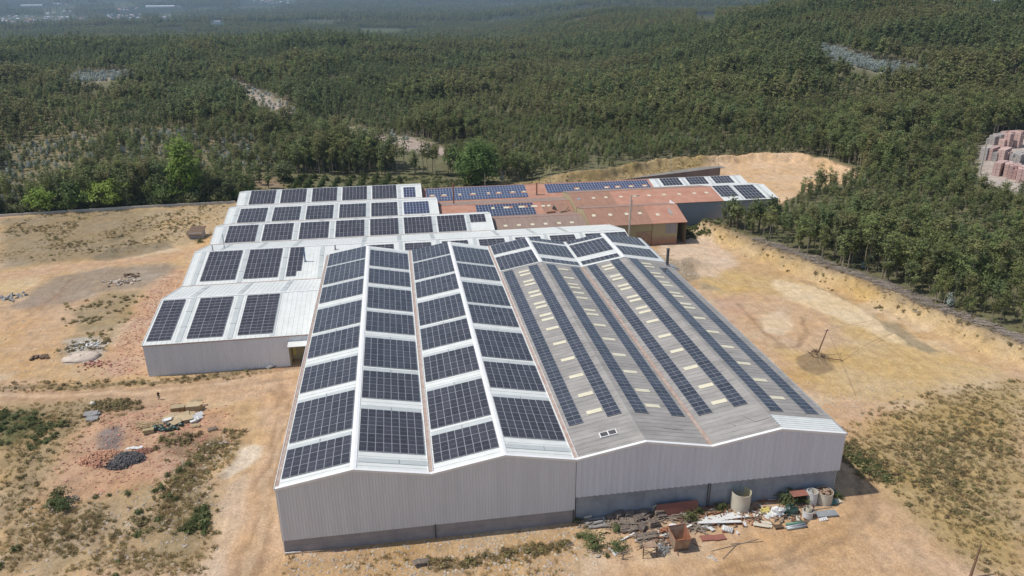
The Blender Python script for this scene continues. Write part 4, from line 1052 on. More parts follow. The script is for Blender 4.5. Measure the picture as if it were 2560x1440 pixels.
# ================================================================== VEGETATION
def leaf_quads(cent, nrm, size, r_, droop=.0):
    """cent (n,3) -> verts, faces of randomly turned leaf-clump quads"""
    n = len(cent)
    a = r_.normal(size=(n, 3)); a /= np.linalg.norm(a, axis=1)[:, None]
    nn = nrm + .55*r_.normal(size=(n, 3)); nn /= np.linalg.norm(nn, axis=1)[:, None]
    u = np.cross(nn, a); u /= np.linalg.norm(u, axis=1)[:, None]
    v = np.cross(nn, u)
    s1 = size*(.6+.8*r_.random(n)); s2 = s1*(.45+.4*r_.random(n))
    P = np.stack([cent-u*s1[:, None]*.5, cent-v*s2[:, None]*.5, cent+u*s1[:, None]*.5, cent+v*s2[:, None]*.5], 1)
    return P.reshape(-1, 3)

def tree_parts(seed, h_, crown_r, crown_lo, nclump, per, leaf, spread, shape='round', limbs=5, tr=.11):
    """returns crown verts, trunk MB; origin at the trunk base"""
    r_ = np.random.default_rng(seed)
    C = []
    zc = (h_+crown_lo)/2; zr = (h_-crown_lo)/2
    while len(C) < nclump:
        p = r_.uniform(-1, 1, 3)
        q = np.linalg.norm(p)
        if q > 1 or q < .25: continue
        if shape == 'cone':
            t = (p[2]+1)/2; w_ = 1-t*.9
        elif shape == 'column': w_ = 1.0 if p[2] < .6 else .8
        elif shape == 'dome': w_ = 1.0; p[2] = p[2]*.9+.1
        else: w_ = 1.0
        if shape == 'cone' and np.hypot(p[0], p[1]) > w_: continue
        C.append((p[0]*crown_r, p[1]*crown_r, zc+p[2]*zr))
    C = np.array(C)
    # uneven outline
    C[:, :2] *= (1+.25*r_.normal(size=(len(C), 1)))
    cs = np.repeat(C, per, 0) + r_.normal(size=(nclump*per, 3))*spread*np.array([1, 1, .75])
    out = cs-np.array([0, 0, zc-zr*.3]); out /= np.linalg.norm(out, axis=1)[:, None]+1e-6
    out[:, 2] += .45
    V = leaf_quads(cs, out, leaf, r_)
    mb = MB()
    lean = r_.normal(size=2)*.03*h_
    pts = [(0, 0, -.4), (lean[0]*.2, lean[1]*.2, h_*.25), (lean[0]*.6, lean[1]*.6, h_*.55), (lean[0], lean[1], h_*.9)]
    mb.tube(pts, [tr*1.35, tr, tr*.7, tr*.2], 6, cap=False)
    idx = r_.choice(len(C), min(limbs, len(C)), replace=False)
    for k in idx:
        t = r_.uniform(.35, .75); s0 = (lean[0]*t, lean[1]*t, h_*t)
        mb.tube([s0, tuple((np.array(s0)+C[k])/2+np.array([0, 0, -.2])), tuple(C[k])], [tr*.5, tr*.35, tr*.12], 4, cap=False)
    return V, mb

def crown_mesh(name, V, m_):
    me = bpy.data.meshes.new(name); n = len(V)//4
    me.vertices.add(len(V)); me.vertices.foreach_set('co', V.astype(np.float32).ravel())
    me.loops.add(len(V)); me.loops.foreach_set('vertex_index', np.arange(len(V), dtype=np.int32))
    me.polygons.add(n); me.polygons.foreach_set('loop_start', np.arange(0, len(V), 4, dtype=np.int32))
    me.materials.append(m_); me.update(calc_edges=True)
    return me

def joined(name, V, mb, ml, mt_):
    b2 = MB(); b2.v = list(map(tuple, V.tolist())); n = len(V)//4
    b2.f = [tuple(range(4*k, 4*k+4)) for k in range(n)]; b2.m = [0]*n
    o = len(b2.v); b2.v += mb.v; b2.f += [tuple(i+o for i in f) for f in mb.f]; b2.m += [1]*len(mb.f)
    me = b2.mesh(name, [ml, mt_])
    return bpy.data.objects.new(name, me)      # source for instancing, not linked to the scene

EUC, FAR, BLUE, CON = [], [], [], []
for k in range(7):
    h_ = [10.5, 9.0, 11.5, 8.5, 10, 12, 7.5][k]; cr_ = [1.4, 1.3, 1.5, 1.25, 1.6, 1.35, 1.2][k]
    V, tb = tree_parts(100+k, h_, cr_, h_*[.38, .30, .45, .25, .35, .5, .2][k], 26, 17, .50, .36, limbs=6)
    ml = M[['leaf_euc_d', 'leaf_euc', 'leaf_euc', 'leaf_euc_d', 'leaf_euc', 'leaf_euc_w', 'leaf_euc'][k]]
    EUC.append((crown_mesh('eucalyptus_crown', V, ml), tb.mesh('eucalyptus_trunk', M['bark']), joined('eucalyptus_source', V, tb, ml, M['bark']), h_))
for k in range(5):
    h_ = [11, 9.5, 12.5, 10, 13][k]
    V, tb = tree_parts(200+k, h_, 1.6, h_*.35, 18, 10, .85, .42, limbs=0)
    FAR.append(joined('far_tree_source', V, tb, M[['leaf_euc_d', 'leaf_euc', 'leaf_euc_w', 'leaf_euc', 'leaf_euc_d'][k]], M['bark']))
for k in range(3):
    V, tb = tree_parts(300+k, 3.4+.6*k, 1.0, .3, 16, 12, .5, .3, shape='cone', limbs=2, tr=.05)
    BLUE.append((crown_mesh('juvenile_crown', V, M['leaf_blue']), tb.mesh('juvenile_trunk', M['bark']), joined('juvenile_source', V, tb, M['leaf_blue'], M['bark'])))

def instancer(name, pts, rz, sc, vi, sources, mats_dummy=None):
    me = bpy.data.meshes.new(name); n = len(pts)
    me.vertices.add(n); me.vertices.foreach_set('co', np.asarray(pts, np.float32).ravel())
    for nm, ty, arr in (('rz', 'FLOAT', rz), ('sc', 'FLOAT', sc), ('vi', 'INT', vi)):
        a = me.attributes.new(nm, ty, 'POINT'); a.data.foreach_set('value', np.asarray(arr, np.float32 if ty == 'FLOAT' else np.int32))
    me.update()
    ob = bpy.data.objects.new(name, me); COL.objects.link(ob); ob['kind'] = 'stuff'
    ng = bpy.data.node_groups.new(name, 'GeometryNodeTree')
    ng.interface.new_socket('Geometry', in_out='INPUT', socket_type='NodeSocketGeometry')
    ng.interface.new_socket('Geometry', in_out='OUTPUT', socket_type='NodeSocketGeometry')
    N, L = ng.nodes, ng.links
    gi = N.new('NodeGroupInput'); gout = N.new('NodeGroupOutput')
    iop = N.new('GeometryNodeInstanceOnPoints')
    L.new(gi.outputs[0], iop.inputs['Points'])
    jn = N.new('GeometryNodeJoinGeometry')
    for s_ in sources:
        oi = N.new('GeometryNodeObjectInfo'); oi.inputs['Object'].default_value = s_; oi.transform_space = 'ORIGINAL'
        g2 = N.new('GeometryNodeGeometryToInstance'); L.new(oi.outputs['Geometry'], g2.inputs[0]); L.new(g2.outputs[0], jn.inputs[0])
    L.new(jn.outputs[0], iop.inputs['Instance'])
    iop.inputs['Pick Instance'].default_value = True
    def at(nm, ty):
        q_ = N.new('GeometryNodeInputNamedAttribute'); q_.data_type = ty; q_.inputs[0].default_value = nm
        return q_.outputs[0]
    L.new(at('vi', 'INT'), iop.inputs['Instance Index'])
    cx = N.new('ShaderNodeCombineXYZ'); L.new(at('rz', 'FLOAT'), cx.inputs[2])
    e2 = N.new('FunctionNodeEulerToRotation'); L.new(cx.outputs[0], e2.inputs[0]); L.new(e2.outputs[0], iop.inputs['Rotation'])
    L.new(at('sc', 'FLOAT'), iop.inputs['Scale'])
    L.new(iop.outputs[0], gout.inputs[0])
    md = ob.modifiers.new('scatter', 'NODES'); md.node_group = ng
    return ob

# --- forest points
def ring(d0, d1, step):
    P = []; d = d0
    while d < d1:
        n = int(2*.74*d/step); th = YAW-.74+(np.arange(n)+rng.uniform(-.45, .45, n))*(1.48/n)
        dd = d+rng.uniform(-.45, .45, n)*step
        P.append(np.stack([CAM[0]+np.sin(th)*dd, CAM[1]+np.cos(th)*dd], 1)); d += step*.95
    return np.concatenate(P)
P1 = ring(80, 430, 3.05); P2 = ring(430, 1000, 3.7); P3_ = np.concatenate([ring(1000, 3000, 8.5), ring(3000, 6500, 22)])
def keep(P):
    x, y = P[:, 0], P[:, 1]
    sd = polysd(x, y, SITE)
    edge = np.where(x > 95, 1.2, 1.5)
    k = sd > edge+2.0*(rng.random(len(P)))
    k &= polysd(x, y, BRICKYARD) > 2.5
    k &= polysd(x, y, ORCHARD) > 1.0
    for c in CLEARINGS.values(): k &= polysd(x, y, c) > rng.uniform(-2, 2, len(P))
    return k
def roadgap(P): return polysd(P[:, 0], P[:, 1], Gp([(1880, 400), (1990, 398), (1990, 412), (1880, 412)])) > 0
LHILL = Gp([(0, 300), (120, 235), (380, 215), (560, 290), (740, 430), (600, 475), (300, 470), (0, 520)])
def lh(P): return polysd(P[:, 0], P[:, 1], LHILL)
P1 = P1[keep(P1)]; P2 = P2[keep(P2)]; P3_ = P3_[keep(P3_)]
P3_ = P3_[~((fbm(P3_[:, 0], P3_[:, 1], 260, 3, 80) > .62) & (np.hypot(P3_[:, 0]-CAM[0], P3_[:, 1]-CAM[1]) > 1700))]
# low young growth stands in front of the clearings: those trees stay short or missing, so the open ground shows above them
CLPX = {'a': [(555, 203), (600, 208), (740, 275), (745, 288), (690, 285), (590, 230)], 'b': [(835, 310), (1000, 345), (1125, 377), (1125, 388), (1000, 369), (870, 334)],
        'c': [(2020, 120), (2100, 125), (2180, 158), (2330, 175), (2320, 188), (2190, 182), (2100, 160)], 'd': [(155, 205), (190, 185), (330, 178), (345, 190), (200, 212)],
        'o': [(720, 440), (930, 440), (1060, 440), (1060, 462), (930, 470), (720, 470)], 'g': [(1230, 436), (1500, 426), (1500, 440), (1240, 450)], 'e': [(640, 447), (695, 445), (712, 468), (645, 468)], 'y': [(2436, 440), (2466, 355), (2570, 338), (2700, 338), (2700, 455), (2500, 450)]}
def proj(P, z):
    d = np.stack([P[:, 0]-CAM[0], P[:, 1]-CAM[1], z-CAM[2]], 1); w_ = d@_f
    return 1280+FPX*(d@CR)/w_, 720-FPX*(d@CU)/w_
def clearview(P, h_):
    z = H(P[:, 0], P[:, 1]); bad = np.zeros(len(P), bool)
    for f in (.5, .8, 1.0):
        px, py = proj(P, z+h_*f)
        for q_ in CLPX.values(): bad |= polysd(px, py, q_) < 0
    return ~bad
for k_, (xa_, xb_, ya_, yb_) in enumerate([(-5, 95, 38, 60), (95, 175, 42, 56), (110, 185, 28, 40), (265, 355, 36, 52), (285, 460, 13, 31), (398, 430, 38, 54), (600, 740, -6, 14), (2470, 2530, -6, 9), (20, 185, 6, 22), (180, 222, 42, 56), (525, 560, 50, 62), (1740, 1790, 28, 40)]):
    CLPX['v%d' % k_] = [(xa_, ya_), (xb_, ya_), (xb_, yb_), (xa_, yb_)]
P3_ = P3_[clearview(P3_, 16)]
P1 = P1[clearview(P1, 8.5)]; P2 = P2[clearview(P2, 9.0)]
# gaps and thinner stands, sparse plantation on the left hillside
def thin(P, amt=.16):
    g = fbm(P[:, 0], P[:, 1], 26, 3, 91)
    k = rng.random(len(P)) > sstep(.55, .75, g)*.55+amt*.5
    l_ = lh(P); rows = np.abs(((P[:, 0]*.82+P[:, 1]*.57)/9.0) % 1-.5)
    k &= ~((l_ < 0) & (rng.random(len(P)) < .06+.24*(rows > .36)))
    return k
P1 = P1[thin(P1)]; P2 = P2[thin(P2, .10)]
def inview(P, m_=0):
    z = H(P[:, 0], P[:, 1])+5
    d = np.stack([P[:, 0]-CAM[0], P[:, 1]-CAM[1], z-CAM[2]], 1); w_ = d@_f
    px = 1280+FPX*(d@CR)/w_; py = 720-FPX*(d@CU)/w_
    return (px > -m_) & (px < 2560+m_) & (py > -m_) & (py < 1440+m_) & (w_ > 0)
d1 = np.hypot(P1[:, 0]-CAM[0], P1[:, 1]-CAM[1])
juv = ((lh(P1) < 0) & (rng.random(len(P1)) < .36)) | (rng.random(len(P1)) < .025)
iv = inview(P1, -15)
cand = np.where(iv & ~juv)[0]; cand = cand[np.argsort(d1[cand])][:285]
ind = np.zeros(len(P1), bool); ind[cand] = True
def size_field(P, lo=.60, hi=1.28):
    return (lo+(hi-lo)*sstep(.3, .7, fbm(P[:, 0], P[:, 1], 45, 2, 95)))*rng.uniform(.82, 1.18, len(P))
sz1 = size_field(P1)*np.where(lh(P1) < 0, .72, np.where((P1[:, 0] > 95) & (P1[:, 1] < 165), .84, 1.0)); sz2 = size_field(P2)*1.05; sz3 = rng.uniform(.9, 1.3, len(P3_))*np.where(np.hypot(P3_[:, 0]-CAM[0], P3_[:, 1]-CAM[1]) > 3000, 2.6, 1.45)
z1_ = H(P1[:, 0], P1[:, 1]); z2_ = H(P2[:, 0], P2[:, 1]); z3_ = H(P3_[:, 0], P3_[:, 1])
def stand(P):
    g = fbm(P[:, 0], P[:, 1], 85, 3, 97)+rng.normal(size=len(P))*.08
    return np.where(g < .42, np.where(rng.random(len(P)) < .5, 0, 4), np.where(g < .58, np.where(rng.random(len(P)) < .5, 1, 3), np.where(rng.random(len(P)) < .75, 2, 1)))
EL = {'edge': 'slender eucalyptus at the edge of the right wood above the brush line, ',
      'wood': 'young olive green eucalyptus inside the wood on the right',
      'north': 'eucalyptus in the wood around the sand pit behind the white roofs',
      'left': 'eucalyptus growing beyond the boundary wall left of the sheds',
      'mid': 'eucalyptus with a bare pale trunk at the forest edge behind the workshops'}
for k in np.where(ind)[0]:
    x, y = P1[k]; s_ = sz1[k]; v_ = EUC[int(rng.integers(0, 7))]
    sdv = float(polysd(np.array([x]), np.array([y]), SITE)[0])
    ky = 'left' if x < 0 else ('mid' if y > 195 and x < 175 else ('north' if y > 150 else ('edge' if sdv < 6.5 else 'wood')))
    lab = EL[ky]
    if ky in ('edge', 'wood'):
        where = 'by the sand pit' if y > 118 else ('above the white streaked sand' if y > 78 else ('right of the leaning pole' if y > 48 else 'at the right picture edge'))
        big = 'tall' if s_ > .95 else ('small' if s_ < .75 else 'middling')
        depth = 'second line behind the brush' if sdv < 14 else ('deep in the right wood' if sdv > 45 else 'inside the right wood')
        lab = ('%s eucalyptus in the front line above the brush row, %s' % (big, where)) if ky == 'edge' else '%s olive green eucalyptus %s, %s' % (big, depth, where)
    t_ = thing('eucalyptus_tree', lab, 'tree', (x, y, float(z1_[k])), {'edge': 'eucalyptuses along the brush line', 'wood': 'eucalyptuses of the right wood', 'north': 'eucalyptuses around the sand pit', 'left': 'eucalyptuses beyond the boundary wall', 'mid': 'eucalyptuses behind the workshops'}[ky])
    a_ = rng.uniform(0, 6.28)
    inst('trunk', v_[1], (0, 0, 0), (0, 0, a_), s_, t_); inst('crown', v_[0], (0, 0, 0), (0, 0, a_), s_, t_)
r1 = ~ind & ~juv
instancer('near_eucalyptus_forest', np.stack([P1[r1, 0], P1[r1, 1], z1_[r1]], 1), rng.uniform(0, 6.28, r1.sum()), sz1[r1], rng.integers(0, 7, r1.sum()), [e[2] for e in EUC])
instancer('mid_eucalyptus_forest', np.stack([P2[:, 0], P2[:, 1], z2_], 1), rng.uniform(0, 6.28, len(P2)), sz2, stand(P2), FAR)
instancer('far_forest', np.stack([P3_[:, 0], P3_[:, 1], z3_-3], 1), rng.uniform(0, 6.28, len(P3_)), sz3, stand(P3_), FAR)
# undergrowth below the wood on the right and along the north edge
ug = P1[(rng.random(len(P1)) < .85) & (((P1[:, 0] > 95) & (d1 < 330)) | (d1 < 360))]; ug = ug+rng.normal(size=ug.shape)*1.3; ug = ug[polysd(ug[:, 0], ug[:, 1], SITE) > .3]
instancer('forest_undergrowth', np.stack([ug[:, 0], ug[:, 1], H(ug[:, 0], ug[:, 1])-.25], 1), rng.uniform(0, 6.28, len(ug)), rng.uniform(.18, .46, len(ug)), np.where(rng.random(len(ug)) < .7, 6, 3), [e[2] for e in EUC])
# bluish juvenile eucalyptuses: mixed on the left hillside and dense in the clearings
JP = [P1[juv]]
for nm, n, s_ in (('a', 90, 1), ('c', 850, 1), ('d', 380, 1), ('b', 25, 1)):
    c = CLEARINGS[nm]; lo, hi = c.min(0), c.max(0); q_ = rng.uniform(lo, hi, (n*4, 2)); q_ = q_[polysd(q_[:, 0], q_[:, 1], c) < 0][:n]; JP.append(q_)
JP = np.concatenate(JP)
dj = np.hypot(JP[:, 0]-CAM[0], JP[:, 1]-CAM[1])
instancer('juvenile_eucalyptus_stand', np.stack([JP[:, 0], JP[:, 1], H(JP[:, 0], JP[:, 1])], 1), rng.uniform(0, 6.28, len(JP)), rng.uniform(.7, 1.3, len(JP))*np.where(dj > 500, .95, .95), rng.integers(0, 3, len(JP)), [b_[2] for b_ in BLUE])

# --- broadleaf trees that stand out
def bigtree(label, px, py, h_, cr_, leaf, seed, shape='round', lo=.12, n=90, per=28, ls=.9, sp=.8, group=None, name='broadleaf_tree'):
    p = G(px, py); V, tb = tree_parts(seed, h_, cr_, h_*lo, n, per, ls, sp, shape, limbs=9, tr=.26)
    t_ = thing(name, label, 'tree', (float(p[0]), float(p[1]), h1(p[0], p[1])), group)
    o = bpy.data.objects.new('crown', crown_mesh('crown', V, M[leaf])); COL.objects.link(o); o.parent = t_
    o = bpy.data.objects.new('trunk', tb.mesh('trunk', M['bark_d'])); COL.objects.link(o); o.parent = t_
bigtree('tall bright green column shaped tree behind the boundary wall', 474, 502, 24, 5.3, 'leaf_dec', 1, 'column', .06, 170, 26)
bigtree('bright yellow green spreading tree by the boundary wall', 278, 518, 9.8, 7.4, 'leaf_dec', 2, 'dome', .12, 90, 22)
bigtree('mid green round tree left of the spreading yellow green one', 190, 524, 10.5, 5.8, 'leaf_dec_d', 3, 'round', .05, 70, 22)
bigtree('bright green tree farthest left along the boundary wall', 110, 530, 8.5, 5.2, 'leaf_dec', 4, 'round', .05, 70, 20)
bigtree('low mid green tree just left of the tall column shaped tree', 402, 508, 7.4, 5.4, 'leaf_dec_d', 5, 'dome', .05, 70, 20)
bigtree('dark round tree right of the tall column shaped tree', 552, 498, 7.8, 5.2, 'leaf_euc_d', 6, 'round', .03, 70, 20)
bigtree('yellowish low bush by the left end of the rearmost shed', 622, 492, 3.4, 3.4, 'leaf_dec_d', 7, 'dome', .0, 35, 18, .6, .5)
bigtree('large round green tree standing alone behind the blue arrays', 1190, 464, 18.5, 8.2, 'leaf_dec_d', 8, 'round', .06, 190, 30, .95, .95)
bigtree('bushy blue green tree left of the young conifer rows', 708, 452, 8.0, 4.6, 'leaf_euc_d', 9, 'round', .03, 60, 20)
bigtree('dark bush on the grass left of the large round tree', 1085, 470, 3.0, 2.6, 'leaf_euc_d', 10, 'dome', 0, 30, 18, .5, .4)
for k, (px, py, h_) in enumerate([(790, 395, 17), (815, 400, 19), (760, 392, 16), (845, 402, 15)]):
    bigtree(['tall thin dark pine on the left slope, second of four from the left', 'tallest dark pine of the four on the left slope', 'tall dark pine leftmost of the four on the slope', 'tall dark pine rightmost of the four on the slope'][k], px, py, h_, 2.6, 'leaf_euc_d', 20+k, 'round', .45, 40, 16, .7, .6, name='pine_tree')
for k, (px, py, h_) in enumerate([(1826, 566, 10), (1842, 572, 8.5), (1880, 580, 10.5), (1896, 576, 9), (1925, 560, 9)]):
    bigtree(['eucalyptus with a bare pale trunk leftmost on the grassy bank by the blue grey wall', 'small eucalyptus second from the left on the bank by the blue grey wall', 'eucalyptus with twin pale trunks on the bank before the white roof end', 'eucalyptus just right of the twin trunked one on the bank', 'eucalyptus hiding the right corner of the white roof end'][k], px, py, h_, 2.1, 'leaf_euc_d', 30+k, 'round', .42, 34, 16, .6, .45, name='eucalyptus_tree')

# --- young conifers in rows
V, tb = tree_parts(400, 2.6, 1.15, .05, 26, 14, .42, .24, 'cone', limbs=0, tr=.05)
con_c = crown_mesh('crown', V, M['leaf_con']); con_t = tb.mesh('trunk', M['bark_d'])
n_ = 0
for j in range(6):
    for i in range(9):
        x = -22+i*5.0+rng.uniform(-.6, .6)+j*.4; y = 209.5+j*3.9-i*.55+rng.uniform(-.5, .5)
        if rng.random() < .14 or x > 20: continue
        o = bpy.data.objects.new('young_conifer', None); COL.objects.link(o); o.location = (x, y, h1(x, y)); s_ = rng.uniform(.8, 1.25); a_ = rng.uniform(0, 6); inst('crown', con_c, (0, 0, 0), (0, 0, a_), s_, o); inst('trunk', con_t, (0, 0, 0), (0, 0, a_), s_, o)
        tag(o, 'small bushy conifer in the planted rows behind the rearmost shed', 'tree', 'young conifers in planted rows')

# --- shrubs along the wall and on the waste ground
SHR = []
for k, lf in enumerate(['leaf_dec_d', 'grass_green', 'leaf_euc_d']):
    V, tb = tree_parts(500+k, 1.6, 1.1, -.1, 30, 26, .22, .22, 'dome', limbs=3, tr=.04)
    SHR.append(joined('shrub', V, tb, M[lf], M['bark_d']).data)
def shrub(label, x, y, s_, k, group=None, z=None):
    o = inst('shrub', SHR[k], (x, y, h1(x, y)-.05 if z is None else z), (0, 0, rng.uniform(0, 6)), s_); tag(o, label, 'shrub', group); return o
for k in range(52):
    x = -150+k*2.35+rng.uniform(-1, 1); y = np.interp(x, [-150, -93, -40, -30], [190.5, 194, 196.8, 197])+rng.uniform(.4, 4.5)
    shrub('low green shrub growing along the far side of the boundary wall', x, y, rng.uniform(1.3, 3.0), int(rng.integers(0, 3)), 'shrubs along the boundary wall')

# --- grass tufts, scrub, stones
def tuft(name, nb, hgt, wid, m_, seed, spread=.25):
    r_ = random.Random(seed); mb = MB()
    for _ in range(nb):
        a = r_.uniform(0, 6.28); q_ = r_.uniform(0, spread); b_ = r_.uniform(0, 6.28); ln = hgt*r_.uniform(.5, 1)
        c = np.array([q_*math.cos(b_), q_*math.sin(b_), 0]); d = np.array([math.cos(a), math.sin(a), 0]); l_ = np.array([math.cos(b_), math.sin(b_), 0])*ln*.6
        mb.quad([c-d*wid, c+d*wid, c+l_+np.array([0, 0, ln])])
    return bpy.data.objects.new(name, mb.mesh(name, m_))
def bushlet(name, m_, seed, r=.5, n=9, per=8):
    V, tb = tree_parts(seed, r*1.1, r, -.05, n, per, r*.55, r*.25, 'dome', limbs=0, tr=.02)
    return joined(name, V, tb, m_, M['bark_d'])
T_dry = [tuft('dry_tuft', 16, .5, .05, M['grass_dry'], k) for k in range(2)]
T_ol = [bushlet('scrub_clump', M['grass_olive'], 60+k, .55) for k in range(3)]
T_gr = [bushlet('weed_clump', M['grass_green'], 70+k, .5) for k in range(2)]
def scatter(poly, n, z=.3, field=None, world=False):
    P = np.array(poly if world else [Gz(a, b_, z) for a, b_ in poly]); lo, hi = P.min(0), P.max(0)
    q_ = rng.uniform(lo, hi, (n*5, 2)); q_ = q_[polysd(q_[:, 0], q_[:, 1], P) < rng.uniform(-8, 3.2, len(q_))*min(1.0, np.ptp(P, 0).min()/9)]
    if field: q_ = q_[rng.random(len(q_)) < sstep(field[1], field[2], fbm(q_[:, 0], q_[:, 1], field[0], 3, field[3]))]
    return q_[:n]
def plants(name, sets, src, smin, smax):
    P = np.concatenate(sets); P = P[polysd(P[:, 0], P[:, 1], [(-33.5, 57.3), (0, 57.3), (0, -.1), (81.4, -.1), (81.4, 97), (104, 121), (104, 139), (143, 139), (143, 180), (-33.5, 180.5)]) > .15]
    instancer(name, np.stack([P[:, 0], P[:, 1], H(P[:, 0], P[:, 1])-.03], 1), rng.uniform(0, 6.28, len(P)), rng.uniform(smin, smax, len(P)), rng.integers(0, len(src), len(P)), src)
RB = [(2100, 1090), (2200, 1030), (2330, 985), (2570, 945), (2570, 1450), (2440, 1420), (2330, 1320), (2230, 1220), (2150, 1150)]
LB = [(0, 1010), (180, 1003), (330, 1020), (190, 1070), (140, 1150), (70, 1290), (0, 1300)]
LB2 = [(0, 1300), (240, 1250), (450, 1200), (560, 1280), (520, 1440), (0, 1440)]
LB3 = [(400, 1330), (480, 1250), (520, 1180), (600, 1110), (560, 1090), (500, 1120), (430, 1200)]
FW = [(1060, 1395), (1130, 1402), (1300, 1368), (1420, 1345), (1430, 1358), (1310, 1385), (1100, 1424)]
ROADEDGE = [(0, 958), (200, 956), (400, 948), (560, 930), (690, 905), (690, 916), (560, 940), (380, 960), (200, 968), (0, 970)]
BACK = [(28, 189), (60, 194), (98, 202), (140, 212), (176, 220), (178, 228), (150, 224), (100, 207), (58, 208), (28, 199)]
CREST = [(112, 131), (119, 106), (125.5, 86), (131, 70.5), (135, 55), (139.5, 38), (143.5, 28), (152, -20), (158, -20), (150, 28), (144, 42), (140, 58), (135, 76), (129, 92), (123, 110), (117, 131)]
plants('olive_scrub', [scatter(RB, 520, field=(7, .35, .7, 5)), scatter(LB, 120, field=(6, .35, .6, 6)), scatter(LB2, 75, field=(5, .45, .65, 7)), scatter(LB3, 70, field=(4, .3, .6, 8)), scatter(FW, 55),
       scatter(ROADEDGE, 45), scatter(CREST, 700, world=True), scatter(BACK, 480, world=True, field=(8, .4, .6, 9)), scatter([(220, 1000), (345, 996), (350, 1022), (230, 1030)], 90), scatter([(400, 1090), (600, 1085), (600, 1105), (480, 1150), (400, 1130)], 150, field=(4, .4, .6, 3)),
       scatter([(180, 740), (350, 725), (330, 795), (250, 880), (150, 880)], 170, field=(5, .45, .62, 4)), scatter([(0, 550), (330, 525), (560, 510), (520, 600), (0, 660)], 260, field=(9, .5, .68, 14)), scatter([(2100, 1100), (2200, 1130), (2240, 1200), (2150, 1190)], 160)], T_ol, .28, .95)
plants('dry_grass', [scatter(RB, 2600), scatter(LB, 700), scatter(LB2, 1300, field=(6, .35, .6, 17)), scatter(LB3, 600), scatter(FW, 260), scatter(ROADEDGE, 260), scatter(CREST, 1300, world=True), scatter(BACK, 2600, world=True),
       scatter([(720, 1395), (1440, 1305), (1480, 1350), (1450, 1440), (700, 1440)], 330, field=(5, .45, .65, 18)), scatter([(0, 550), (330, 525), (560, 510), (520, 600), (0, 660)], 1500, field=(9, .4, .62, 14))], T_dry, .4, 1.25)
plants('green_weeds', [scatter([(0, 1025), (95, 1018), (115, 1060), (50, 1110), (0, 1120)], 60), scatter([(450, 1320), (520, 1270), (530, 1290), (480, 1340)], 30), scatter([(60, 1100), (150, 1040), (170, 1070), (90, 1130)], 40), scatter([(1690, 560), (1760, 545), (1810, 560), (1770, 580), (1720, 588)], 220, z=1.5), scatter([(28, 199), (-28, 204), (-28, 236), (31, 228), (58, 222), (56, 206)], 900, world=True, field=(6, .3, .6, 15)), scatter(LB2, 40, field=(5, .5, .7, 19)), scatter([(2110, 1120), (2190, 1150), (2220, 1200), (2160, 1180)], 40)], T_gr, .5, 1.5)
# stones and brick shards
def pebble(name, m_, seed, s=(1, .8, .6)):
    mb = MB(); mb.blob((0, 0, 0), (.5*s[0], .5*s[1], .5*s[2]), 6, 4, .35, seed); return bpy.data.objects.new(name, mb.mesh(name, m_))
S_st = [pebble('stone', M['stone'], k) for k in range(3)]
S_br = []
for k in range(3):
    mb = MB(); mb.rbox((0, 0, .1), (.9, .5, .35), k, .2*k, .15); S_br.append(bpy.data.objects.new('brick_shard', mb.mesh('brick_shard', M['brick_red'])))
plants('loose_stones', [scatter([(720, 1395), (1440, 1305), (1480, 1350), (1450, 1440), (700, 1440)], 900), scatter(LB2, 500), scatter(LB3, 300), scatter([(160, 850), (260, 855), (250, 900), (170, 905)], 260), scatter([(260, 690), (330, 690), (320, 720), (270, 725)], 90), scatter([(0, 700), (250, 880), (240, 950), (0, 950)], 250), scatter([(1880, 900), (2100, 990), (2300, 960), (2100, 1080), (2000, 1050)], 250), scatter([(1650, 640), (1720, 655), (1750, 690), (1700, 700)], 220)], S_st, .12, .55)
plants('scattered_brick_shards', [scatter([(150, 1160), (250, 1020), (420, 1005), (560, 1020), (590, 1090), (440, 1210), (250, 1245)], 1100), scatter([(370, 730), (450, 670), (420, 760), (370, 860), (368, 935), (260, 945), (330, 800)], 900), scatter([(690, 905), (745, 890), (745, 905), (700, 918)], 60)], S_br, .15, .5)
# brush row of dead branches along the bank crest
S_tw = []
for k in range(4):
    r_ = random.Random(k); mb = MB()
    for _ in range(7):
        a = r_.uniform(-.5, .5); ln = r_.uniform(1.2, 2.8); o_ = r_.uniform(-.7, .7); zt = r_.uniform(.05, .5)
        mb.tube([(o_-ln/2*math.cos(a), o_-ln/2*math.sin(a), zt*.3), (o_+ln/2*math.cos(a), o_+ln/2*math.sin(a), zt)], [.05, .02], 4, cap=False)
    S_tw.append(bpy.data.objects.new('dead_branches', mb.mesh('dead_branches', M['dead_wood'])))
cl = np.array([(121, 110), (127.5, 91), (133.5, 74), (137.5, 58), (142, 41.5), (145.5, 30), (152, 2)]); bp_ = []
for k in range(len(cl)-1):
    n = int(np.hypot(*(cl[k+1]-cl[k]))*7); t = rng.random((n, 1)); dirv = cl[k+1]-cl[k]; ang = math.atan2(dirv[1], dirv[0])
    q_ = cl[k]*(1-t)+cl[k+1]*t+rng.normal(size=(n, 2))*.8; bp_.append(np.concatenate([q_, np.full((n, 1), ang)], 1))
bp_ = np.concatenate(bp_)
instancer('brush_row', np.stack([bp_[:, 0], bp_[:, 1], H(bp_[:, 0], bp_[:, 1])+.05], 1), bp_[:, 2]+rng.normal(size=len(bp_))*.5, rng.uniform(.6, 1.2, len(bp_)), rng.integers(0, 4, len(bp_)), S_tw)

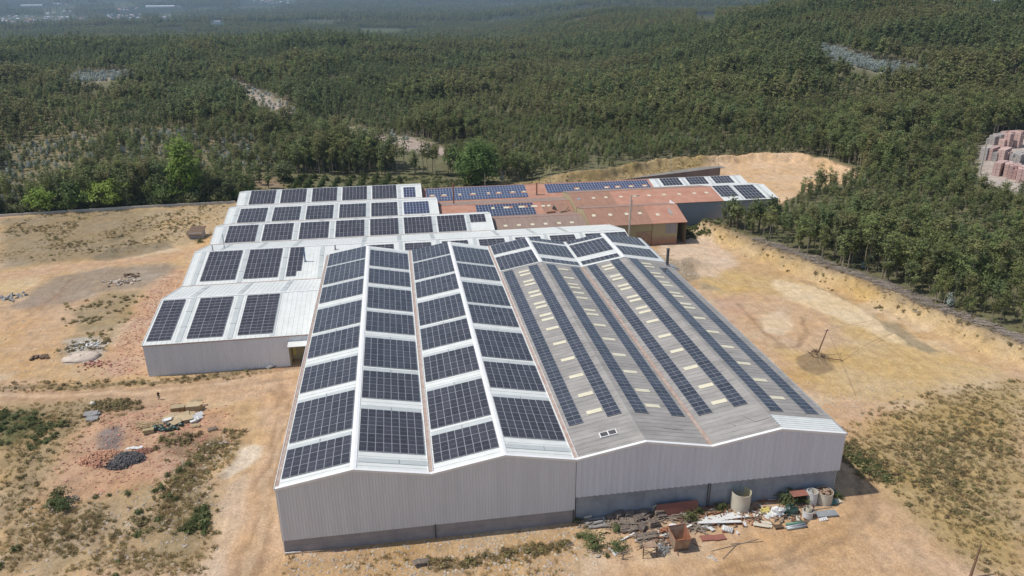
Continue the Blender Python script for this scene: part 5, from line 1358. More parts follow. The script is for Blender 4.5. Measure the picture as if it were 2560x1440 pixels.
# ================================================================== SCRAP BY THE GREY WAREHOUSE WALL
def Z2(x, y, h_=0.0):
    p = G(1440+x/7.2, 1220+(y+95*h_)/7.2); return (float(p[0]), min(float(p[1]), .05), h1(p[0], min(p[1], .05))+h_)
def Z3(x, y, h_=0.0):
    p = G(1720+x/6, 1180+(y+78*h_)/6); return (float(p[0]), min(float(p[1]), .1), h1(p[0], min(p[1], .1))+h_)
def Z4(x, y, h_=0.0):
    p = G(200+x/6, 960+(y+70*h_)/6); return (float(p[0]), float(p[1]), h1(p[0], p[1])+h_)
def single(name, label, cat, mb, mats, origin, group=None, smooth=False):
    o = mb.build(name, mats, origin=origin, smooth=smooth); return tag(o, label, cat, group)

def pallet_mesh(mm):
    mb = MB()
    for k in range(5): mb.box(-.6, .6, -.4+k*.175, -.4+k*.175+.1, .122, .144)
    for k in (-.35, 0, .35): mb.box(-.6, .6, k-.045, k+.045, 0, .022) if False else mb.box(-.6+0, .6, k-.045, k+.045, .022, .10)
    for k in (-.55, 0, .55): mb.box(k-.05, k+.05, -.4, .4, .101, .121); mb.box(k-.05, k+.05, -.4, .4, 0, .021)
    return mb.mesh('pallet', mm)
PAL = pallet_mesh(M['wood_grey']); PALN = pallet_mesh(M['wood_new'])
OR2 = ['the leftmost', 'the rear left', 'a rear middle', 'the rear centre', 'the rear right', 'the front left', 'the front middle', 'the centre', 'the steeply tilted', 'the front right', 'the rightmost rear', 'the rightmost', 'the lowest left', 'the lowest middle', 'the low right', 'a low left', 'a low middle', 'the low centre']
HEAP = [(635, 495, .5, .1, 0), (785, 440, .9, .35, .18), (950, 440, .75, 0, .1), (1100, 425, .6, -.2, -.1), (1220, 410, .8, .5, .2), (840, 585, .5, 1.5, .12), (985, 590, .5, 1.35, .1), (1130, 510, .65, .2, .25),
        (1185, 665, .6, .8, .45), (1390, 590, .75, .05, .02), (1490, 395, .9, .02, 0), (1540, 475, .45, .05, .05), (865, 705, .45, .02, 0), (1010, 715, .4, .1, .05), (1260, 480, .45, .7, .15), (730, 520, .2, .3, 0), (1000, 510, .3, .2, .1), (1080, 600, .25, .9, .1)]
for k, (x, y, h_, rz, tl) in enumerate(HEAP):
    h_ *= 1.3; px, py, pz = Z2(x, y, h_); g0 = pz-h_; n = max(1, int(round(h_/.16)))
    zone = 'left end' if x < 800 else ('middle' if x < 1150 else 'right end')
    for j in range(n):
        top = j == n-1
        o = inst('pallet', PAL, (px+random.uniform(-.12, .12)*(not top), py+random.uniform(-.1, .1)*(not top), g0+j*.16), (tl if top else random.uniform(-.04, .04), 0, rz+random.uniform(-.15, .15)), 1.12)
        tag(o, ('tilted weathered pallet topping %s stack of the heap by the blue grey wall' % OR2[k] if top else 'weathered pallet below the top one in %s stack of the wall heap' % OR2[k]), 'pallet', 'old pallets heaped by the wall')
# loose broken boards between them, one tangle nobody could count
mb = MB(); rr = random.Random(3)
for k in range(230):
    x, y = rr.choice([(rr.uniform(560, 1300), rr.uniform(430, 760)), (rr.uniform(560, 1300), rr.uniform(430, 760)), (rr.uniform(1480, 2150), rr.uniform(380, 640)), (rr.uniform(60, 560), rr.uniform(560, 720)), (rr.uniform(1950, 2400), rr.uniform(640, 800)), (rr.uniform(1100, 1700), rr.uniform(820, 1080))])
    c = np.array(Z2(x, y, 0)); c[2] += rr.uniform(.03, .5); a = rr.uniform(-.5, .5) if rr.random() < .7 else rr.uniform(0, 3.1); ln = rr.uniform(.6, 2.6)
    mb.rbox(c, (ln, rr.uniform(.08, .16), .035), a, rr.uniform(-.2, .2), rr.uniform(-.12, .12))
o = mb.build('broken_boards', M['wood_grey'], kind='stuff')
# grey rolls and poles on the left
for k, (xa, ya, xb, yb, r_) in enumerate([(160, 590, 530, 545, .24), (175, 665, 500, 615, .25), (230, 720, 585, 680, .23)]):
    a, b_ = np.array(Z2(xa, ya+15)), np.array(Z2(xb, yb+15)); a[2] += r_; b_[2] += r_; mb = MB(); d_ = b_-a
    pts = [a+d_*t+np.array([0, 0, .05*math.sin(9*t+k)]) for t in np.linspace(0, 1, 9)]; mb.tube(pts, [r_*(.85+.25*((j*7+k) % 3)/2) for j in range(9)], 9)
    single('felt_roll', '%s dark grey roll lying in the row at the left of the pallet heap' % ['rearmost', 'middle', 'front'][k], 'roll', mb, M['stone_dk'], tuple(a), 'dark grey rolls', True)
a = Z2(200, 560); mb = MB(); mb.rbox((a[0], a[1], a[2]+.75), (1.2, .35, .18), .15); single('foam_block', 'pale yellow foam block lying on the rearmost grey roll', 'foam block', mb, M['cream'], a)
a = Z2(485, 800); mb = MB()
for k in range(26): mb.blob((a[0]+random.uniform(-.75, .75), a[1]+random.uniform(-.4, .4), a[2]+.12+random.uniform(0, .25)), (.18, .15, .12), 6, 4, .3, k)
single('rubble_heap', 'small heap of pale broken pieces in front of the grey rolls', 'rubble', mb, M['wood_new'], a)
a = Z2(1410, 470); mb = MB(); mb.rbox((a[0], a[1], a[2]+1.0), (.5, .12, 1.5), .2, .3, .1); mb.rbox((a[0]-.25, a[1], a[2]+1.35), (.4, .1, .25), .2, .3); single('plastic_sheet', 'pale yellow plastic sheet standing up between the pallets', 'plastic sheet', mb, M['cream'], a)
# red sheet leaning on the wall
a = Z2(1775, 400); a = (a[0], -.2, h1(a[0], -.2)); mb = MB(); prof = [(-3.2, 0), (-3.2, 1.7), (-3.0, 1.95), (2.9, 2.0), (3.1, 1.8), (3.2, 0)]
n0 = len(mb.v)
for dy in (0, .09):
    for x, z in prof: mb.v.append((a[0]+x*1.0, a[1]-.75+.4*(z/2)+dy, a[2]+z))
nn = len(prof); mb.f.append(tuple(range(n0, n0+nn))); mb.f.append(tuple(range(n0+nn, n0+2*nn))[::-1]); mb.m += [0, 0]
for k in range(nn): mb.f.append((n0+k, n0+nn+k, n0+nn+(k+1) % nn, n0+(k+1) % nn)); mb.m.append(0)
single('metal_sheet', 'large red oxide metal sheet leaning against the blue grey wall', 'metal sheet', mb, M['redpaint'], a)
for k, (xa, ya, xb, yb) in enumerate([(1600, 385, 1830, 375), (1640, 420, 1880, 430), (1650, 470, 1960, 510), (1680, 520, 1990, 545), (1760, 570, 2050, 600)]):
    p, q_ = np.array(Z2(xa, ya, .2)), np.array(Z2(xb, yb, .2)); mb = MB(); mb.beam(p, q_, .26, .2)
    single('timber_beam', 'dark timber beam, %s of five stacked below the red sheet' % ['rearmost', 'second', 'third', 'fourth', 'front'][k], 'beam', mb, M['wood_dark'], tuple(p), 'dark timbers')
a = Z2(1890, 415, .3); mb = MB()
for k in range(14):
    t = 2*math.pi*k/14; t1 = 2*math.pi*(k+1)/14; mb.tube([(a[0]+.42*math.cos(t), a[1], a[2]+.42*math.sin(t)), (a[0]+.42*math.cos(t1), a[1], a[2]+.42*math.sin(t1))], .13, 6)
single('tyre', 'old tyre standing against the red metal sheet', 'tyre', mb, M['dark_metal'], a, smooth=True)
# rusty open hopper
a = Z2(1850, 1085); hx, hy, hz = a[0]+.1, a[1]+.4, a[2]
t_ = thing('hopper', 'large rusty open topped hopper at the right of the pallet heap', 'hopper', (hx, hy, hz))
w0, w1, ht_ = .95, 1.38, 1.9
def plate(p4, mm, nm):
    mb = MB(); P_ = [np.array(q_, float) for q_ in p4]; n_ = np.cross(P_[1]-P_[0], P_[2]-P_[0]); n_ = n_/np.linalg.norm(n_)*.03
    mb.quad([q_+n_ for q_ in P_]); mb.quad([q_-n_ for q_ in P_][::-1])
    for k in range(4): mb.quad([P_[k]-n_, P_[(k+1) % 4]-n_, P_[(k+1) % 4]+n_, P_[k]+n_])
    mb.build(nm, mm, t_)
b4 = [(hx-w0, hy-w0, hz+.35), (hx+w0, hy-w0, hz+.35), (hx+w0, hy+w0, hz+.35), (hx-w0, hy+w0, hz+.35)]
t4 = [(hx-w1+.3, hy-w1, hz+ht_+.35), (hx+w1-.2, hy-w1+.1, hz+ht_+.2), (hx+w1-.1, hy+w1, hz+ht_+.6), (hx-w1+.2, hy+w1, hz+ht_+.5)]
for k in range(4): plate([b4[k], b4[(k+1) % 4], t4[(k+1) % 4], t4[k]], M['rust_lt'] if k != 1 else M['rust'], 'side_plate')
plate(b4, M['rust'], 'floor_plate')
for k in range(4):
    mb = MB(); mb.beam((b4[k][0], b4[k][1], hz-.2), b4[k], .12, .12); mb.build('leg', M['rust'], t_)
    mb = MB(); mb.beam(t4[k], t4[(k+1) % 4], .1, .1); mb.build('rim', M['rust'], t_)
a = Z2(1750, 700, .9); mb = MB(); mb.blob((a[0], a[1], a[2]), (.75, .5, .45), 9, 6, .3, 4); single('plastic_bag', 'crumpled white plastic bag behind the rusty hopper', 'bag', mb, M['white_plastic'], (a[0], a[1], a[2]-.9))
a = Z2(1590, 760, .5); mb = MB()
for k in range(9): mb.blob((a[0]+random.uniform(-.6, .6), a[1]+random.uniform(-.3, .3), a[2]-.25+random.uniform(0, .3)), (.35, .3, .25), 7, 5, .35, k)
single('scrap_heap', 'orange rusty scrap heap left of the rusty hopper', 'scrap', mb, M['rust'], (a[0], a[1], a[2]-.5))
a = Z2(1560, 1140); mb = MB()
for k in range(70):
    mb.rbox((a[0]+random.gauss(0, .6), a[1]+random.gauss(.2, .5), a[2]+random.uniform(.05, .55)), (random.uniform(.3, 1.0), .06, .05), random.uniform(0, 3), random.uniform(-.4, .4), random.uniform(-.4, .4))
single('scrap_heap', 'tangle of grey wire and laths between the table frame and the hopper', 'scrap', mb, M['grey_metal'], a)
# steel table frame
a = Z2(1330, 1260); t_ = thing('table_frame', 'tall rusty table frame standing in front of the pallet heap', 'table', (a[0], a[1]+.5, a[2]))
tx, ty, tz = a[0], a[1]+.5, a[2]; cs_ = [(-.95, -.45), (.95, -.55), (1.25, .55), (-.6, .6)]
for x, y in cs_: mb = MB(); mb.beam((tx+x, ty+y, tz-.1), (tx+x, ty+y, tz+1.75), .11, .11); mb.build('leg', M['wood_dark'], t_)
mb = MB(); mb.rbox((tx+.05, ty, tz+1.8), (1.8, 1.1, .06), .06); mb.build('table_top', M['rust_lt'], t_)
for p, q_ in (((-.95, -.45, .5), (.95, -.55, 1.5)), ((-.95, -.45, 1.5), (.95, -.55, .5)), ((.95, -.55, .7), (1.25, .55, .7))):
    mb = MB(); mb.beam((tx+p[0], ty+p[1], tz+p[2]), (tx+q_[0], ty+q_[1], tz+q_[2]), .06, .06); mb.build('brace', M['wood_dark'], t_)
p, q_ = np.array(Z2(800, 960)), np.array(Z2(1050, 815, .4)); mb = MB(); mb.beam(p+np.array([0, 0, .1]), q_, .22, .14); single('white_beam', 'white beam lying aslant in front of the pallet heap', 'beam', mb, M['white_plastic'], tuple(p))
for k, (x, y, ln) in enumerate([(1290, 860, 3.0), (1280, 925, 2.9), (940, 790, 2.0)]):
    a = Z2(x, y); mb = MB(); mb.rbox((a[0], a[1], a[2]+.25), (ln, .5, .3), .05)
    for j in range(4): mb.rbox((a[0], a[1]-.2+j*.13, a[2]+.42), (ln*.97, .1, .03), .05+.02*j)
    single('plank_bundle', '%s bundle of grey planks in front of the pallet heap' % ['rear', 'front', 'left'][k], 'planks', mb, M['wood_grey'], a, 'bundles of grey planks')
a = Z2(710, 1190); mb = MB(); mb.rbox((a[0], a[1], a[2]+.12), (.7, .6, .12), .5, .2); mb.rbox((a[0]-.5, a[1]+.6, a[2]+.3), (.18, .8, .1), .6, .3); single('white_board', 'broken white board on the sand left of the table frame', 'board', mb, M['white_plastic'], a)
a = Z2(395, 1240); mb = MB(); mb.blob((a[0], a[1], a[2]+.12), (.45, .25, .15), 8, 5, .2, 1); single('pale_rock', 'pale elongated rock on the sand at the left of the scrap', 'rock', mb, M['stone'], a)
a = Z2(850, 1290); mb = MB(); mb.beam((a[0]-.1, a[1], a[2]), (a[0], a[1], a[2]+1.1), .14, .14); mb.beam((a[0]-.9, a[1]+.2, a[2]+1.0), (a[0]+.9, a[1]+.4, a[2]+1.0), .1, .1); single('post_frame', 'small broken wooden frame left of the table frame', 'frame', mb, M['wood_grey'], a)
for k, (x, y, s_) in enumerate([(330, 1060, 2.4), (180, 900, 1.5), (760, 1110, 1.9), (720, 760, 1.2), (2060, 560, 1.7), (40, 880, .8), (20, 580, 1.0), (560, 1230, .7)]):
    a = Z2(x, y); shrub(['large dark green bush in front of the grey rolls', 'smaller green bush just behind the large one by the grey rolls', 'feathery green bush left of the table frame', 'weeds growing between the grey rolls and the pallets', 'pale green bush below the red metal sheet', 'low green weed left of the large bush', 'green weed at the corner between the two warehouses', 'small dark weed on the sand near the broken white board'][k], a[0], a[1], s_*.52, 2 if k < 4 else 1)
for nm_, mm, n_ in (('broken_slats', 'white_plastic', 60), ('rusty_scrap', 'rust', 120), ('grey_scrap', 'wood_grey', 160), ('dark_scrap', 'wood_dark', 120)):
    mb = MB()
    for k in range(n_):
        x, y = rr.choice([(rr.gauss(1200, 330), rr.gauss(640, 90)), (rr.uniform(1900, 3100), rr.gauss(620, 70)), (rr.uniform(1900, 4300), rr.gauss(430, 60)), (rr.gauss(1560, 200), rr.gauss(960, 90)), (rr.uniform(2900, 4200), rr.gauss(560, 60))])
        c = np.array(Z2(x, y)); c[2] += rr.uniform(.02, .4)
        mb.rbox(c, (rr.uniform(.2, 1.3), rr.uniform(.05, .3), rr.uniform(.03, .12)), rr.uniform(0, 3.1), rr.uniform(-.4, .4), rr.uniform(-.3, .3))
    mb.build(nm_, M[mm], kind='stuff')
# tanks
def tank(label, c, r_, h_, mo, mi_, lid=None):
    t_ = thing('tank', label, 'tank', c)
    mb = MB(); mb.lathe(c, [(r_, -.1), (r_, h_), (r_-.05, h_), (r_-.05, .15), (.01, .15)], 26, 0)
    nf = len(mb.f); k0 = 26*2
    mb.m = [0 if i < k0 else 1 for i in range(nf)]
    mb.build('shell', [mo, mi_], t_, smooth=False)
    mb = MB(); mb.lathe(c, [(r_+.03, h_-.12), (r_+.05, h_-.02), (r_+.03, h_+.01)], 26); mb.build('rim', mo, t_)
    return t_
a = Z3(815, 590); tank('big open topped cream tank in the middle of the scrap by the wall', (a[0], a[1]+.9, a[2]), 1.42, 2.9, M['cream'], M['cream_in'])
a = Z3(1870, 500); tank('tall narrow white tank among the scrap near the warehouse corner', (a[0], a[1]+.5, a[2]), .78, 2.2, M['white_plastic'], M['cream'])
a = Z3(1815, 705); t_ = tank('small white tank ring in front of the tall narrow one', (a[0], a[1]+.5, a[2]), .74, 1.15, M['white_plastic'], M['cream'])
mb = MB(); mb.lathe((a[0]+.1, a[1]+.5, a[2]), [(.45, .2), (.45, 1.7), (.42, 1.7), (.42, .2)], 18); mb.build('inner_ring', M['cream'], t_)
a = Z3(1905, 300, .0); c = (a[0], -1.3, h1(a[0], -1.3)); t_ = tank('round rusty white tank full of debris by the corner of the wall', c, 1.2, 1.9, M['cream'], M['rust_lt'])
mb = MB()
for k in range(16): mb.blob((c[0]+random.uniform(-.8, .8), c[1]+random.uniform(-.8, .8), c[2]+1.75), (.3, .25, .15), 6, 4, .4, k)
mb.build('debris', M['rust_lt'], t_)
# white planks in two fans, sheets, tarps
def flat(label, name, cat, p, q_, wd, th_, mm, z=.1, group=None):
    p, q_ = np.array(p), np.array(q_); p[2] += z; q_[2] += z; mb = MB(); mb.beam(p, q_, wd, th_); single(name, label, cat, mb, mm, tuple(p), group)
WP = [((250, 710), (690, 630)), ((220, 750), (745, 655)), ((150, 790), (905, 680)), ((140, 800), (780, 700)), ((150, 800), (790, 780))]
for k, (p, q_) in enumerate(WP): flat('long white plank, %s in the fan of five before the big cream tank' % ['rearmost', 'second', 'third', 'fourth', 'front'][k], 'white_plank', 'plank', Z3(*p), Z3(*q_), .5, .08, M['white_plastic'], .12+.09*k, 'white planks')
for k, (p, q_) in enumerate([((965, 735), (1260, 780)), ((950, 770), (1260, 835)), ((975, 805), (1210, 840))]): flat('cream panel, %s of three lying right of the white plank fan' % ['rear', 'middle', 'front'][k], 'cream_panel', 'panel', Z3(*p), Z3(*q_), .55, .08, M['cream'], .1+.09*k, 'cream panels')
for k, (p, q_) in enumerate([((30, 585), (560, 530)), ((150, 565), (500, 525)), ((260, 510), (490, 490)), ((160, 690), (400, 610)), ((370, 650), (570, 590)), ((980, 370), (1400, 430)), ((1160, 390), (1450, 365))]):
    flat('%s in the scrap by the wall' % ['long rusty pipe left of the big cream tank', 'rusty pipe lying behind the long one', 'thin reddish beam nearest the wall', 'rusty girder among the weeds', 'rusty channel piece by the white plank fan', 'rusty girder right of the big cream tank', 'white curved pipe behind the rusty girder'][k], 'scrap_beam', 'beam', Z3(*p), Z3(*q_), .16, .14, M['white_plastic'] if k == 6 else M['rust'], .15)
flat('short rusty post standing up behind the big cream tank', 'scrap_post', 'post', Z3(1125, 480), Z3(1130, 380, .9), .14, .14, M['rust'], 0)
a = Z3(1160, 590); mb = MB()
for k in range(3): mb.rbox((a[0]-.1*k, a[1]+.3*k-.3, a[2]+.1+.08*k), (2.4-.3*k, .5, .06), .08*k, .05)
single('yellow_boards', 'stack of yellow boards right of the big cream tank', 'boards', mb, M['yellow'], a)
a = Z3(1340, 640); mb = MB(); mb.blob((a[0], a[1], a[2]+.45), (1.15, .75, .8), 12, 8, .22, 5, flat=.5); mb.blob((a[0]-1.2, a[1]-.2, a[2]+.15), (1.0, .5, .3), 9, 5, .3, 6, flat=.3); single('tarp', 'crumpled white tarp right of the yellow boards', 'tarp', mb, M['white_plastic'], a)
a = Z3(1530, 620); mb = MB(); mb.blob((a[0], a[1], a[2]+.5), (1.1, .8, .9), 12, 8, .25, 7, flat=.5); single('net_heap', 'heap of dark green netting beside the white tarp', 'netting', mb, M['bag_green'], a)
a = Z3(1600, 420); t_ = thing('metal_canopy', 'red oxide sheet on posts in front of the dark bush by the wall', 'canopy', (a[0], -1.2, h1(a[0], -1.2))); c = (a[0], -1.2, h1(a[0], -1.2))
mb = MB(); mb.rbox((c[0]-.1, c[1], c[2]+1.95), (2.5, 1.3, .05), .02, .12); mb.build('sheet', M['redpaint'], t_)
mb = MB(); mb.rbox((c[0]+1.6, c[1]+.05, c[2]+1.85), (.9, 1.5, .05), -.3, .2); mb.build('grey_sheet', M['grey_metal'], t_)
for x, y in ((-1.2, -.55), (1.1, -.5), (-1.1, .5), (1.2, .5)): mb = MB(); mb.beam((c[0]+x, c[1]+y, c[2]-.1), (c[0]+x, c[1]+y, c[2]+1.9), .07, .07); mb.build('post', M['rust'], t_)
a = Z3(1670, 500); mb = MB()
for k in range(8): mb.rbox((a[0]+random.uniform(-.1, .1), a[1]-.5+k*.17, a[2]+.18), (3.3, .11, .09), .01*k)
single('plank_bundle', 'reddish plank bundle left of the tall narrow white tank', 'planks', mb, M['rust_lt'], a)
flat('thin grey beam lying between the tall and the small white tank', 'timber_beam', 'beam', Z3(1900, 570), Z3(2160, 535), .12, .1, M['wood_grey'], .06)
a = Z3(2070, 645); mb = MB()
for k in range(7): mb.rbox((a[0], a[1]-.55+k*.18, a[2]+.32), (3.2, .16, .05), -.03)
mb.rbox((a[0], a[1], a[2]+.15), (3.0, 1.1, .28), -.03); mb.rbox((a[0]+.7, a[1], a[2]+.37), (.12, 1.3, .04), .35)
single('sheet_stack', 'stack of grey corrugated sheets right of the small white tank', 'metal sheets', mb, M['grey_metal'], a)
a = Z3(2030, 705); mb = MB()
for k in range(4): mb.rbox((a[0]-.5+k*.3, a[1], a[2]+.06+.04*k), (.25, 1.0, .05), -.5+.1*k)
single('slat_pile', 'pale slats spilled below the grey corrugated sheets', 'slats', mb, M['white_plastic'], a)
for k, (xa, ya, xb, yb) in enumerate([(1460, 850, 1760, 790), (1480, 870, 1780, 825), (1470, 800, 1760, 765)]):
    p, q_ = np.array(Z3(xa, ya)), np.array(Z3(xb, yb)); p[2] += .18; q_[2] += .18; mb = MB(); mb.tube([p, q_], .19, 10)
    single('pipe', '%s of three pipes lying in front of the small white tank' % ['middle grey one', 'front grey one', 'rear green one'][k], 'pipe', mb, M['green_panel'] if k == 2 else M['grey_metal'], tuple(p), 'three pipes', True)
a = Z3(1355, 840); mb = MB(); mb.rbox((a[0], a[1], a[2]+.3), (1.3, .7, .06), .03)
for k in range(3):
    for j in range(2): mb.rbox((a[0]-.42+.42*k, a[1]-.3+.6*j, a[2]+.15), (.36, .06, .28), .03)
for k in range(5): mb.rbox((a[0], a[1]-.3+k*.15, a[2]+.36), (1.25, .1, .04), .03)
single('wooden_crate', 'weathered wooden crate between the cream panels and the pipes', 'crate', mb, M['wood_dark'], a)
a = Z3(590, 880); mb = MB(); mb.rbox((a[0], a[1], a[2]+.3), (1.5, .9, .08), -.6, .15, .1)
for k in range(6): mb.rbox((a[0]-.5+.2*k, a[1]+.1-.1*k, a[2]+.42), (.1, .9, .08), -.6+.1*(k % 2), .1)
mb.rbox((a[0], a[1], a[2]+.14), (1.4, .8, .2), -.6); single('slatted_frame', 'white and dark slatted frame in front of the white plank fan', 'frame', mb, [M['white_plastic']], a)
for k, (x, y, s_) in enumerate([(290, 1000, 1.9), (470, 990, 1.7)]):
    a = Z3(x, y); mb = MB(); mb.rbox((a[0], a[1], a[2]+.14), (s_, 1.1, .1), (-.06, .05)[k], -.05); mb.rbox((a[0], a[1]-.5, a[2]+.08), (s_, .1, .12), (-.06, .05)[k])
    single('brown_sheet', '%s of two brown sheets lying on the open sand' % ['left', 'right'][k], 'metal sheet', mb, M['redpaint'], a, 'brown sheets')
for k, (p, q_) in enumerate([((350, 1190), (1060, 1010)), ((520, 1310), (730, 1090)), ((640, 1085), (1130, 1045))]):
    flat('thin wooden pole, %s of three crossing on the open sand' % ['longest', 'foremost', 'rightmost'][k], 'thin_pole', 'pole', Z3(*p), Z3(*q_), .07, .07, M['wood_grey'], .05, 'thin crossed poles')
for k, (x, y, sx, sy, mm) in enumerate([(2155, 470, 1.3, 1.0, 'green_panel'), (2240, 450, .9, .9, 'cream'), (2140, 310, 1.4, .8, 'green_panel'), (2060, 380, .8, 1.4, 'white_plastic'), (2050, 290, .9, .35, 'white_plastic'), (2050, 450, .5, .9, 'grey_metal'), (1650, 715, 1.3, .6, 'cream'), (850, 800, .9, .4, 'white_plastic'), (740, 925, .6, .25, 'white_plastic'), (1300, 690, 1.2, .5, 'rust_lt'), (330, 860, 1.3, .7, 'white_plastic')]):
    a = Z3(x, y); mb = MB(); mb.rbox((a[0], a[1], a[2]+.25), (sx, sy, .07), .2*k, .15); mb.rbox((a[0], a[1], a[2]+.1), (sx*.8, sy*.7, .2), .2*k+.2)
    single('discarded_board', ['bright green panel at the right end of the scrap', 'pale panel beside the bright green one', 'faded green panel behind the bright green one', 'white cabinet part right of the debris filled tank', 'white strip behind the white cabinet part', 'grey box left of the bright green panel', 'pale sheet behind the pipes', 'white cushion before the cream panels', 'small white board on the sand by the slatted frame', 'rusty board before the white tarp', 'white board behind the two brown sheets'][k], 'board', mb, M[mm], a)
a = Z3(350, 1300); mb = MB()
for k in range(14): mb.rbox((a[0]+random.uniform(-.6, .6), a[1]+random.uniform(-.5, .5), a[2]+.05), (random.uniform(.3, .7), .08, .03), random.uniform(0, 3))
single('litter', 'white litter scattered on the open sand', 'litter', mb, M['white_plastic'], a)
for k, (x, y, s_) in enumerate([(1380, 330, 1.6), (1690, 430, 1.3), (420, 470, 1.0), (80, 500, .9), (2230, 370, .8)]):
    a = Z3(x, y); shrub(['dark green bush against the wall behind the red canopy', 'green weeds under the red canopy', 'green weeds by the downpipe on the wall', 'low weeds along the wall left of the downpipe', 'weeds at the right end of the scrap'][k], a[0], min(a[1], -.7), s_*.8, 2 if k == 0 else 1)
a = Z2(-130, 1015); o = inst('pallet', PAL, (a[0], a[1], a[2]), (0, 0, .2), 1.0); tag(o, 'single grey pallet lying on the scrub line left of the scrap', 'pallet')
p = G(1050, 1412)
for k, (dx, rz, z) in enumerate([(0, .15, 0), (.05, .2, .16), (.0, .1, .32), (-.35, .5, .5), (.45, .0, .48)]):
    o = inst('pallet', PAL, (float(p[0])+dx, float(p[1]), h1(p[0], p[1])+z), (0, .12*(k == 3), rz), 1.1); tag(o, ['bottom pallet', 'second pallet', 'middle pallet', 'tilted left top pallet', 'right top pallet'][k]+' of the stack near the bottom edge', 'pallet', 'pallet stack near the bottom edge')

for k in range(16):
    mb = MB(); a_ = random.uniform(0, 6.28); r_ = random.uniform(.2, 1.5); x = 102+r_*math.cos(a_)*1.2; y = 42.5+r_*math.sin(a_); z = h1(x, y)
    for j in range(6): mb.beam((x, y, z), (x+random.uniform(-.9, .9), y+random.uniform(-.7, .7), z+random.uniform(.1, .6)), .05, .05)
    single('dead_bush', 'dry dead twigs on the mound at the foot of the leaning pole', 'dead bush', mb, M['pole_wood'], (x, y, z), 'dead twigs on the mound')
# ================================================================== LEFT WASTE GROUND
a, b_ = Z4(1350, 400), Z4(1575, 400)
def crate(label, a, b_, dep, h_, mm, lid=True):
    a, b_ = np.array(a), np.array(b_); d_ = b_-a; ln = np.hypot(d_[0], d_[1]); rz = math.atan2(d_[1], d_[0]); c = (a+b_)/2
    n_ = np.array([-math.sin(rz), math.cos(rz), 0]); c = c+n_*dep/2
    t_ = thing('packing_case', label, 'packing case', tuple(c))
    mb = MB(); mb.rbox((c[0], c[1], c[2]+h_/2), (ln, dep, h_), rz); mb.build('body', mm, t_)
    mb = MB(); mb.rbox((c[0]+.05, c[1]+.03, c[2]+h_+.04), (ln*1.02, dep*1.03, .06), rz+.01, .02); mb.build('lid', M['cardboard'] if lid else mm, t_)
    for k in (-.4, 0, .4): mb = MB(); mb.rbox((c[0]+k*ln*math.cos(rz)-n_[0]*(dep/2+.02), c[1]+k*ln*math.sin(rz)-n_[1]*(dep/2+.02), c[2]+h_/2), (.12, .03, h_), rz); mb.build('batten', M['wood_new'], t_)
crate('long brown packing case left of the pale one above the rubbish heap', Z4(1360, 425), Z4(1570, 410), 1.3, .75, M['card_brown'])
crate('long pale packing case at the top right of the rubbish heap', Z4(1590, 420), Z4(1790, 410), 1.7, 1.0, M['cardboard'])
a = Z4(1840, 400); o = crate('narrow upended packing case at the right end of the pale one', Z4(1795, 405), Z4(1850, 370), 1.9, 1.05, M['card_brown'])
a = Z4(1760, 330); o = inst('pallet', PALN, (a[0], a[1], a[2]+1.1), (0, 0, .08), (1.9, 1, 1)); tag(o, 'pale wooden pallet lying on the pale packing case', 'pallet')
rr = random.Random(8)
for k, (x, y, sx, sy, rz, tl) in enumerate([(1340, 500, 1.6, 1.1, .5, .12), (1430, 480, 1.3, 1.6, .2, .2), (1560, 470, 1.8, 1.4, .3, .12), (1650, 460, 1.6, 1.5, .1, .1), (1430, 580, 1.9, 1.3, .45, .1), (1310, 540, 1.5, .8, .2, .05), (1780, 500, 1.6, 1.1, .9, .25), (1720, 540, 1.4, .8, .4, .2), (1800, 460, 1.2, .8, .7, .3), (1500, 520, 1.6, 1.2, -.1, .05), (1620, 520, 1.7, 1.1, .25, .15)]):
    a = Z4(x, y, .6); mb = MB(); mb.rbox((a[0], a[1], a[2]+.02*k), (sx*1.1, sy*1.1, .05), rz, tl*1.5, rr.uniform(-.25, .25)); mb.rbox((a[0], a[1], a[2]-.35), (sx*.8, sy*.7, .5), rz)
    single('flattened_carton', 'flattened carton in the rubbish heap, %s' % ['left front', 'left rear', 'centre rear', 'right rear', 'centre front above the green bags', 'far left', 'white one at the far right', 'white one at the right front', 'white one by the packing case', 'middle', 'right of the middle'][k], 'carton', mb, M['white_plastic'] if k in (6, 7, 8, 5) else M['cardboard'], (a[0], a[1], a[2]-.6), 'flattened cartons')
for k in range(26):
    t = k/25; x = 1130+400*t+rr.uniform(-20, 20); y = 700-60*t+rr.uniform(-45, 40); a = Z4(x, y); s_ = rr.uniform(.3, .5)
    mb = MB(); mb.blob((a[0], a[1], a[2]+s_*.7), (s_, s_*.85, s_*.75), 9, 6, .22, k, flat=.6)
    single('rubbish_bag', 'dark green rubbish bag in the row below the cartons, %s' % ('left part' if t < .33 else 'middle' if t < .67 else 'right part'), 'bag', mb, M['bag_green'], a, 'dark green rubbish bags', True)
mb = MB()
for k in range(110):
    a = Z4(rr.uniform(860, 1230), rr.uniform(590, 690)); ln = rr.uniform(.7, 1.9)
    mb.rbox((a[0], a[1], a[2]+rr.uniform(.05, .55)), (ln, .1, .04), rr.uniform(-.7, .9), rr.uniform(-.3, .3), rr.uniform(-.3, .3))
mb.build('broken_laths', M['wood_new'], kind='stuff')
for k in range(5):
    a = Z4(1030, 750, 0); o = inst('pallet', PALN, (a[0]+rr.uniform(-.1, .1), a[1]+.3, a[2]+k*.16), (0, 0, .1+rr.uniform(-.1, .1)), (1.5, 1, 1)); tag(o, ['lowest', 'second', 'third', 'fourth', 'top'][k]+' pale pallet of the stack left of the green bags', 'pallet', 'pale pallets left of the green bags')
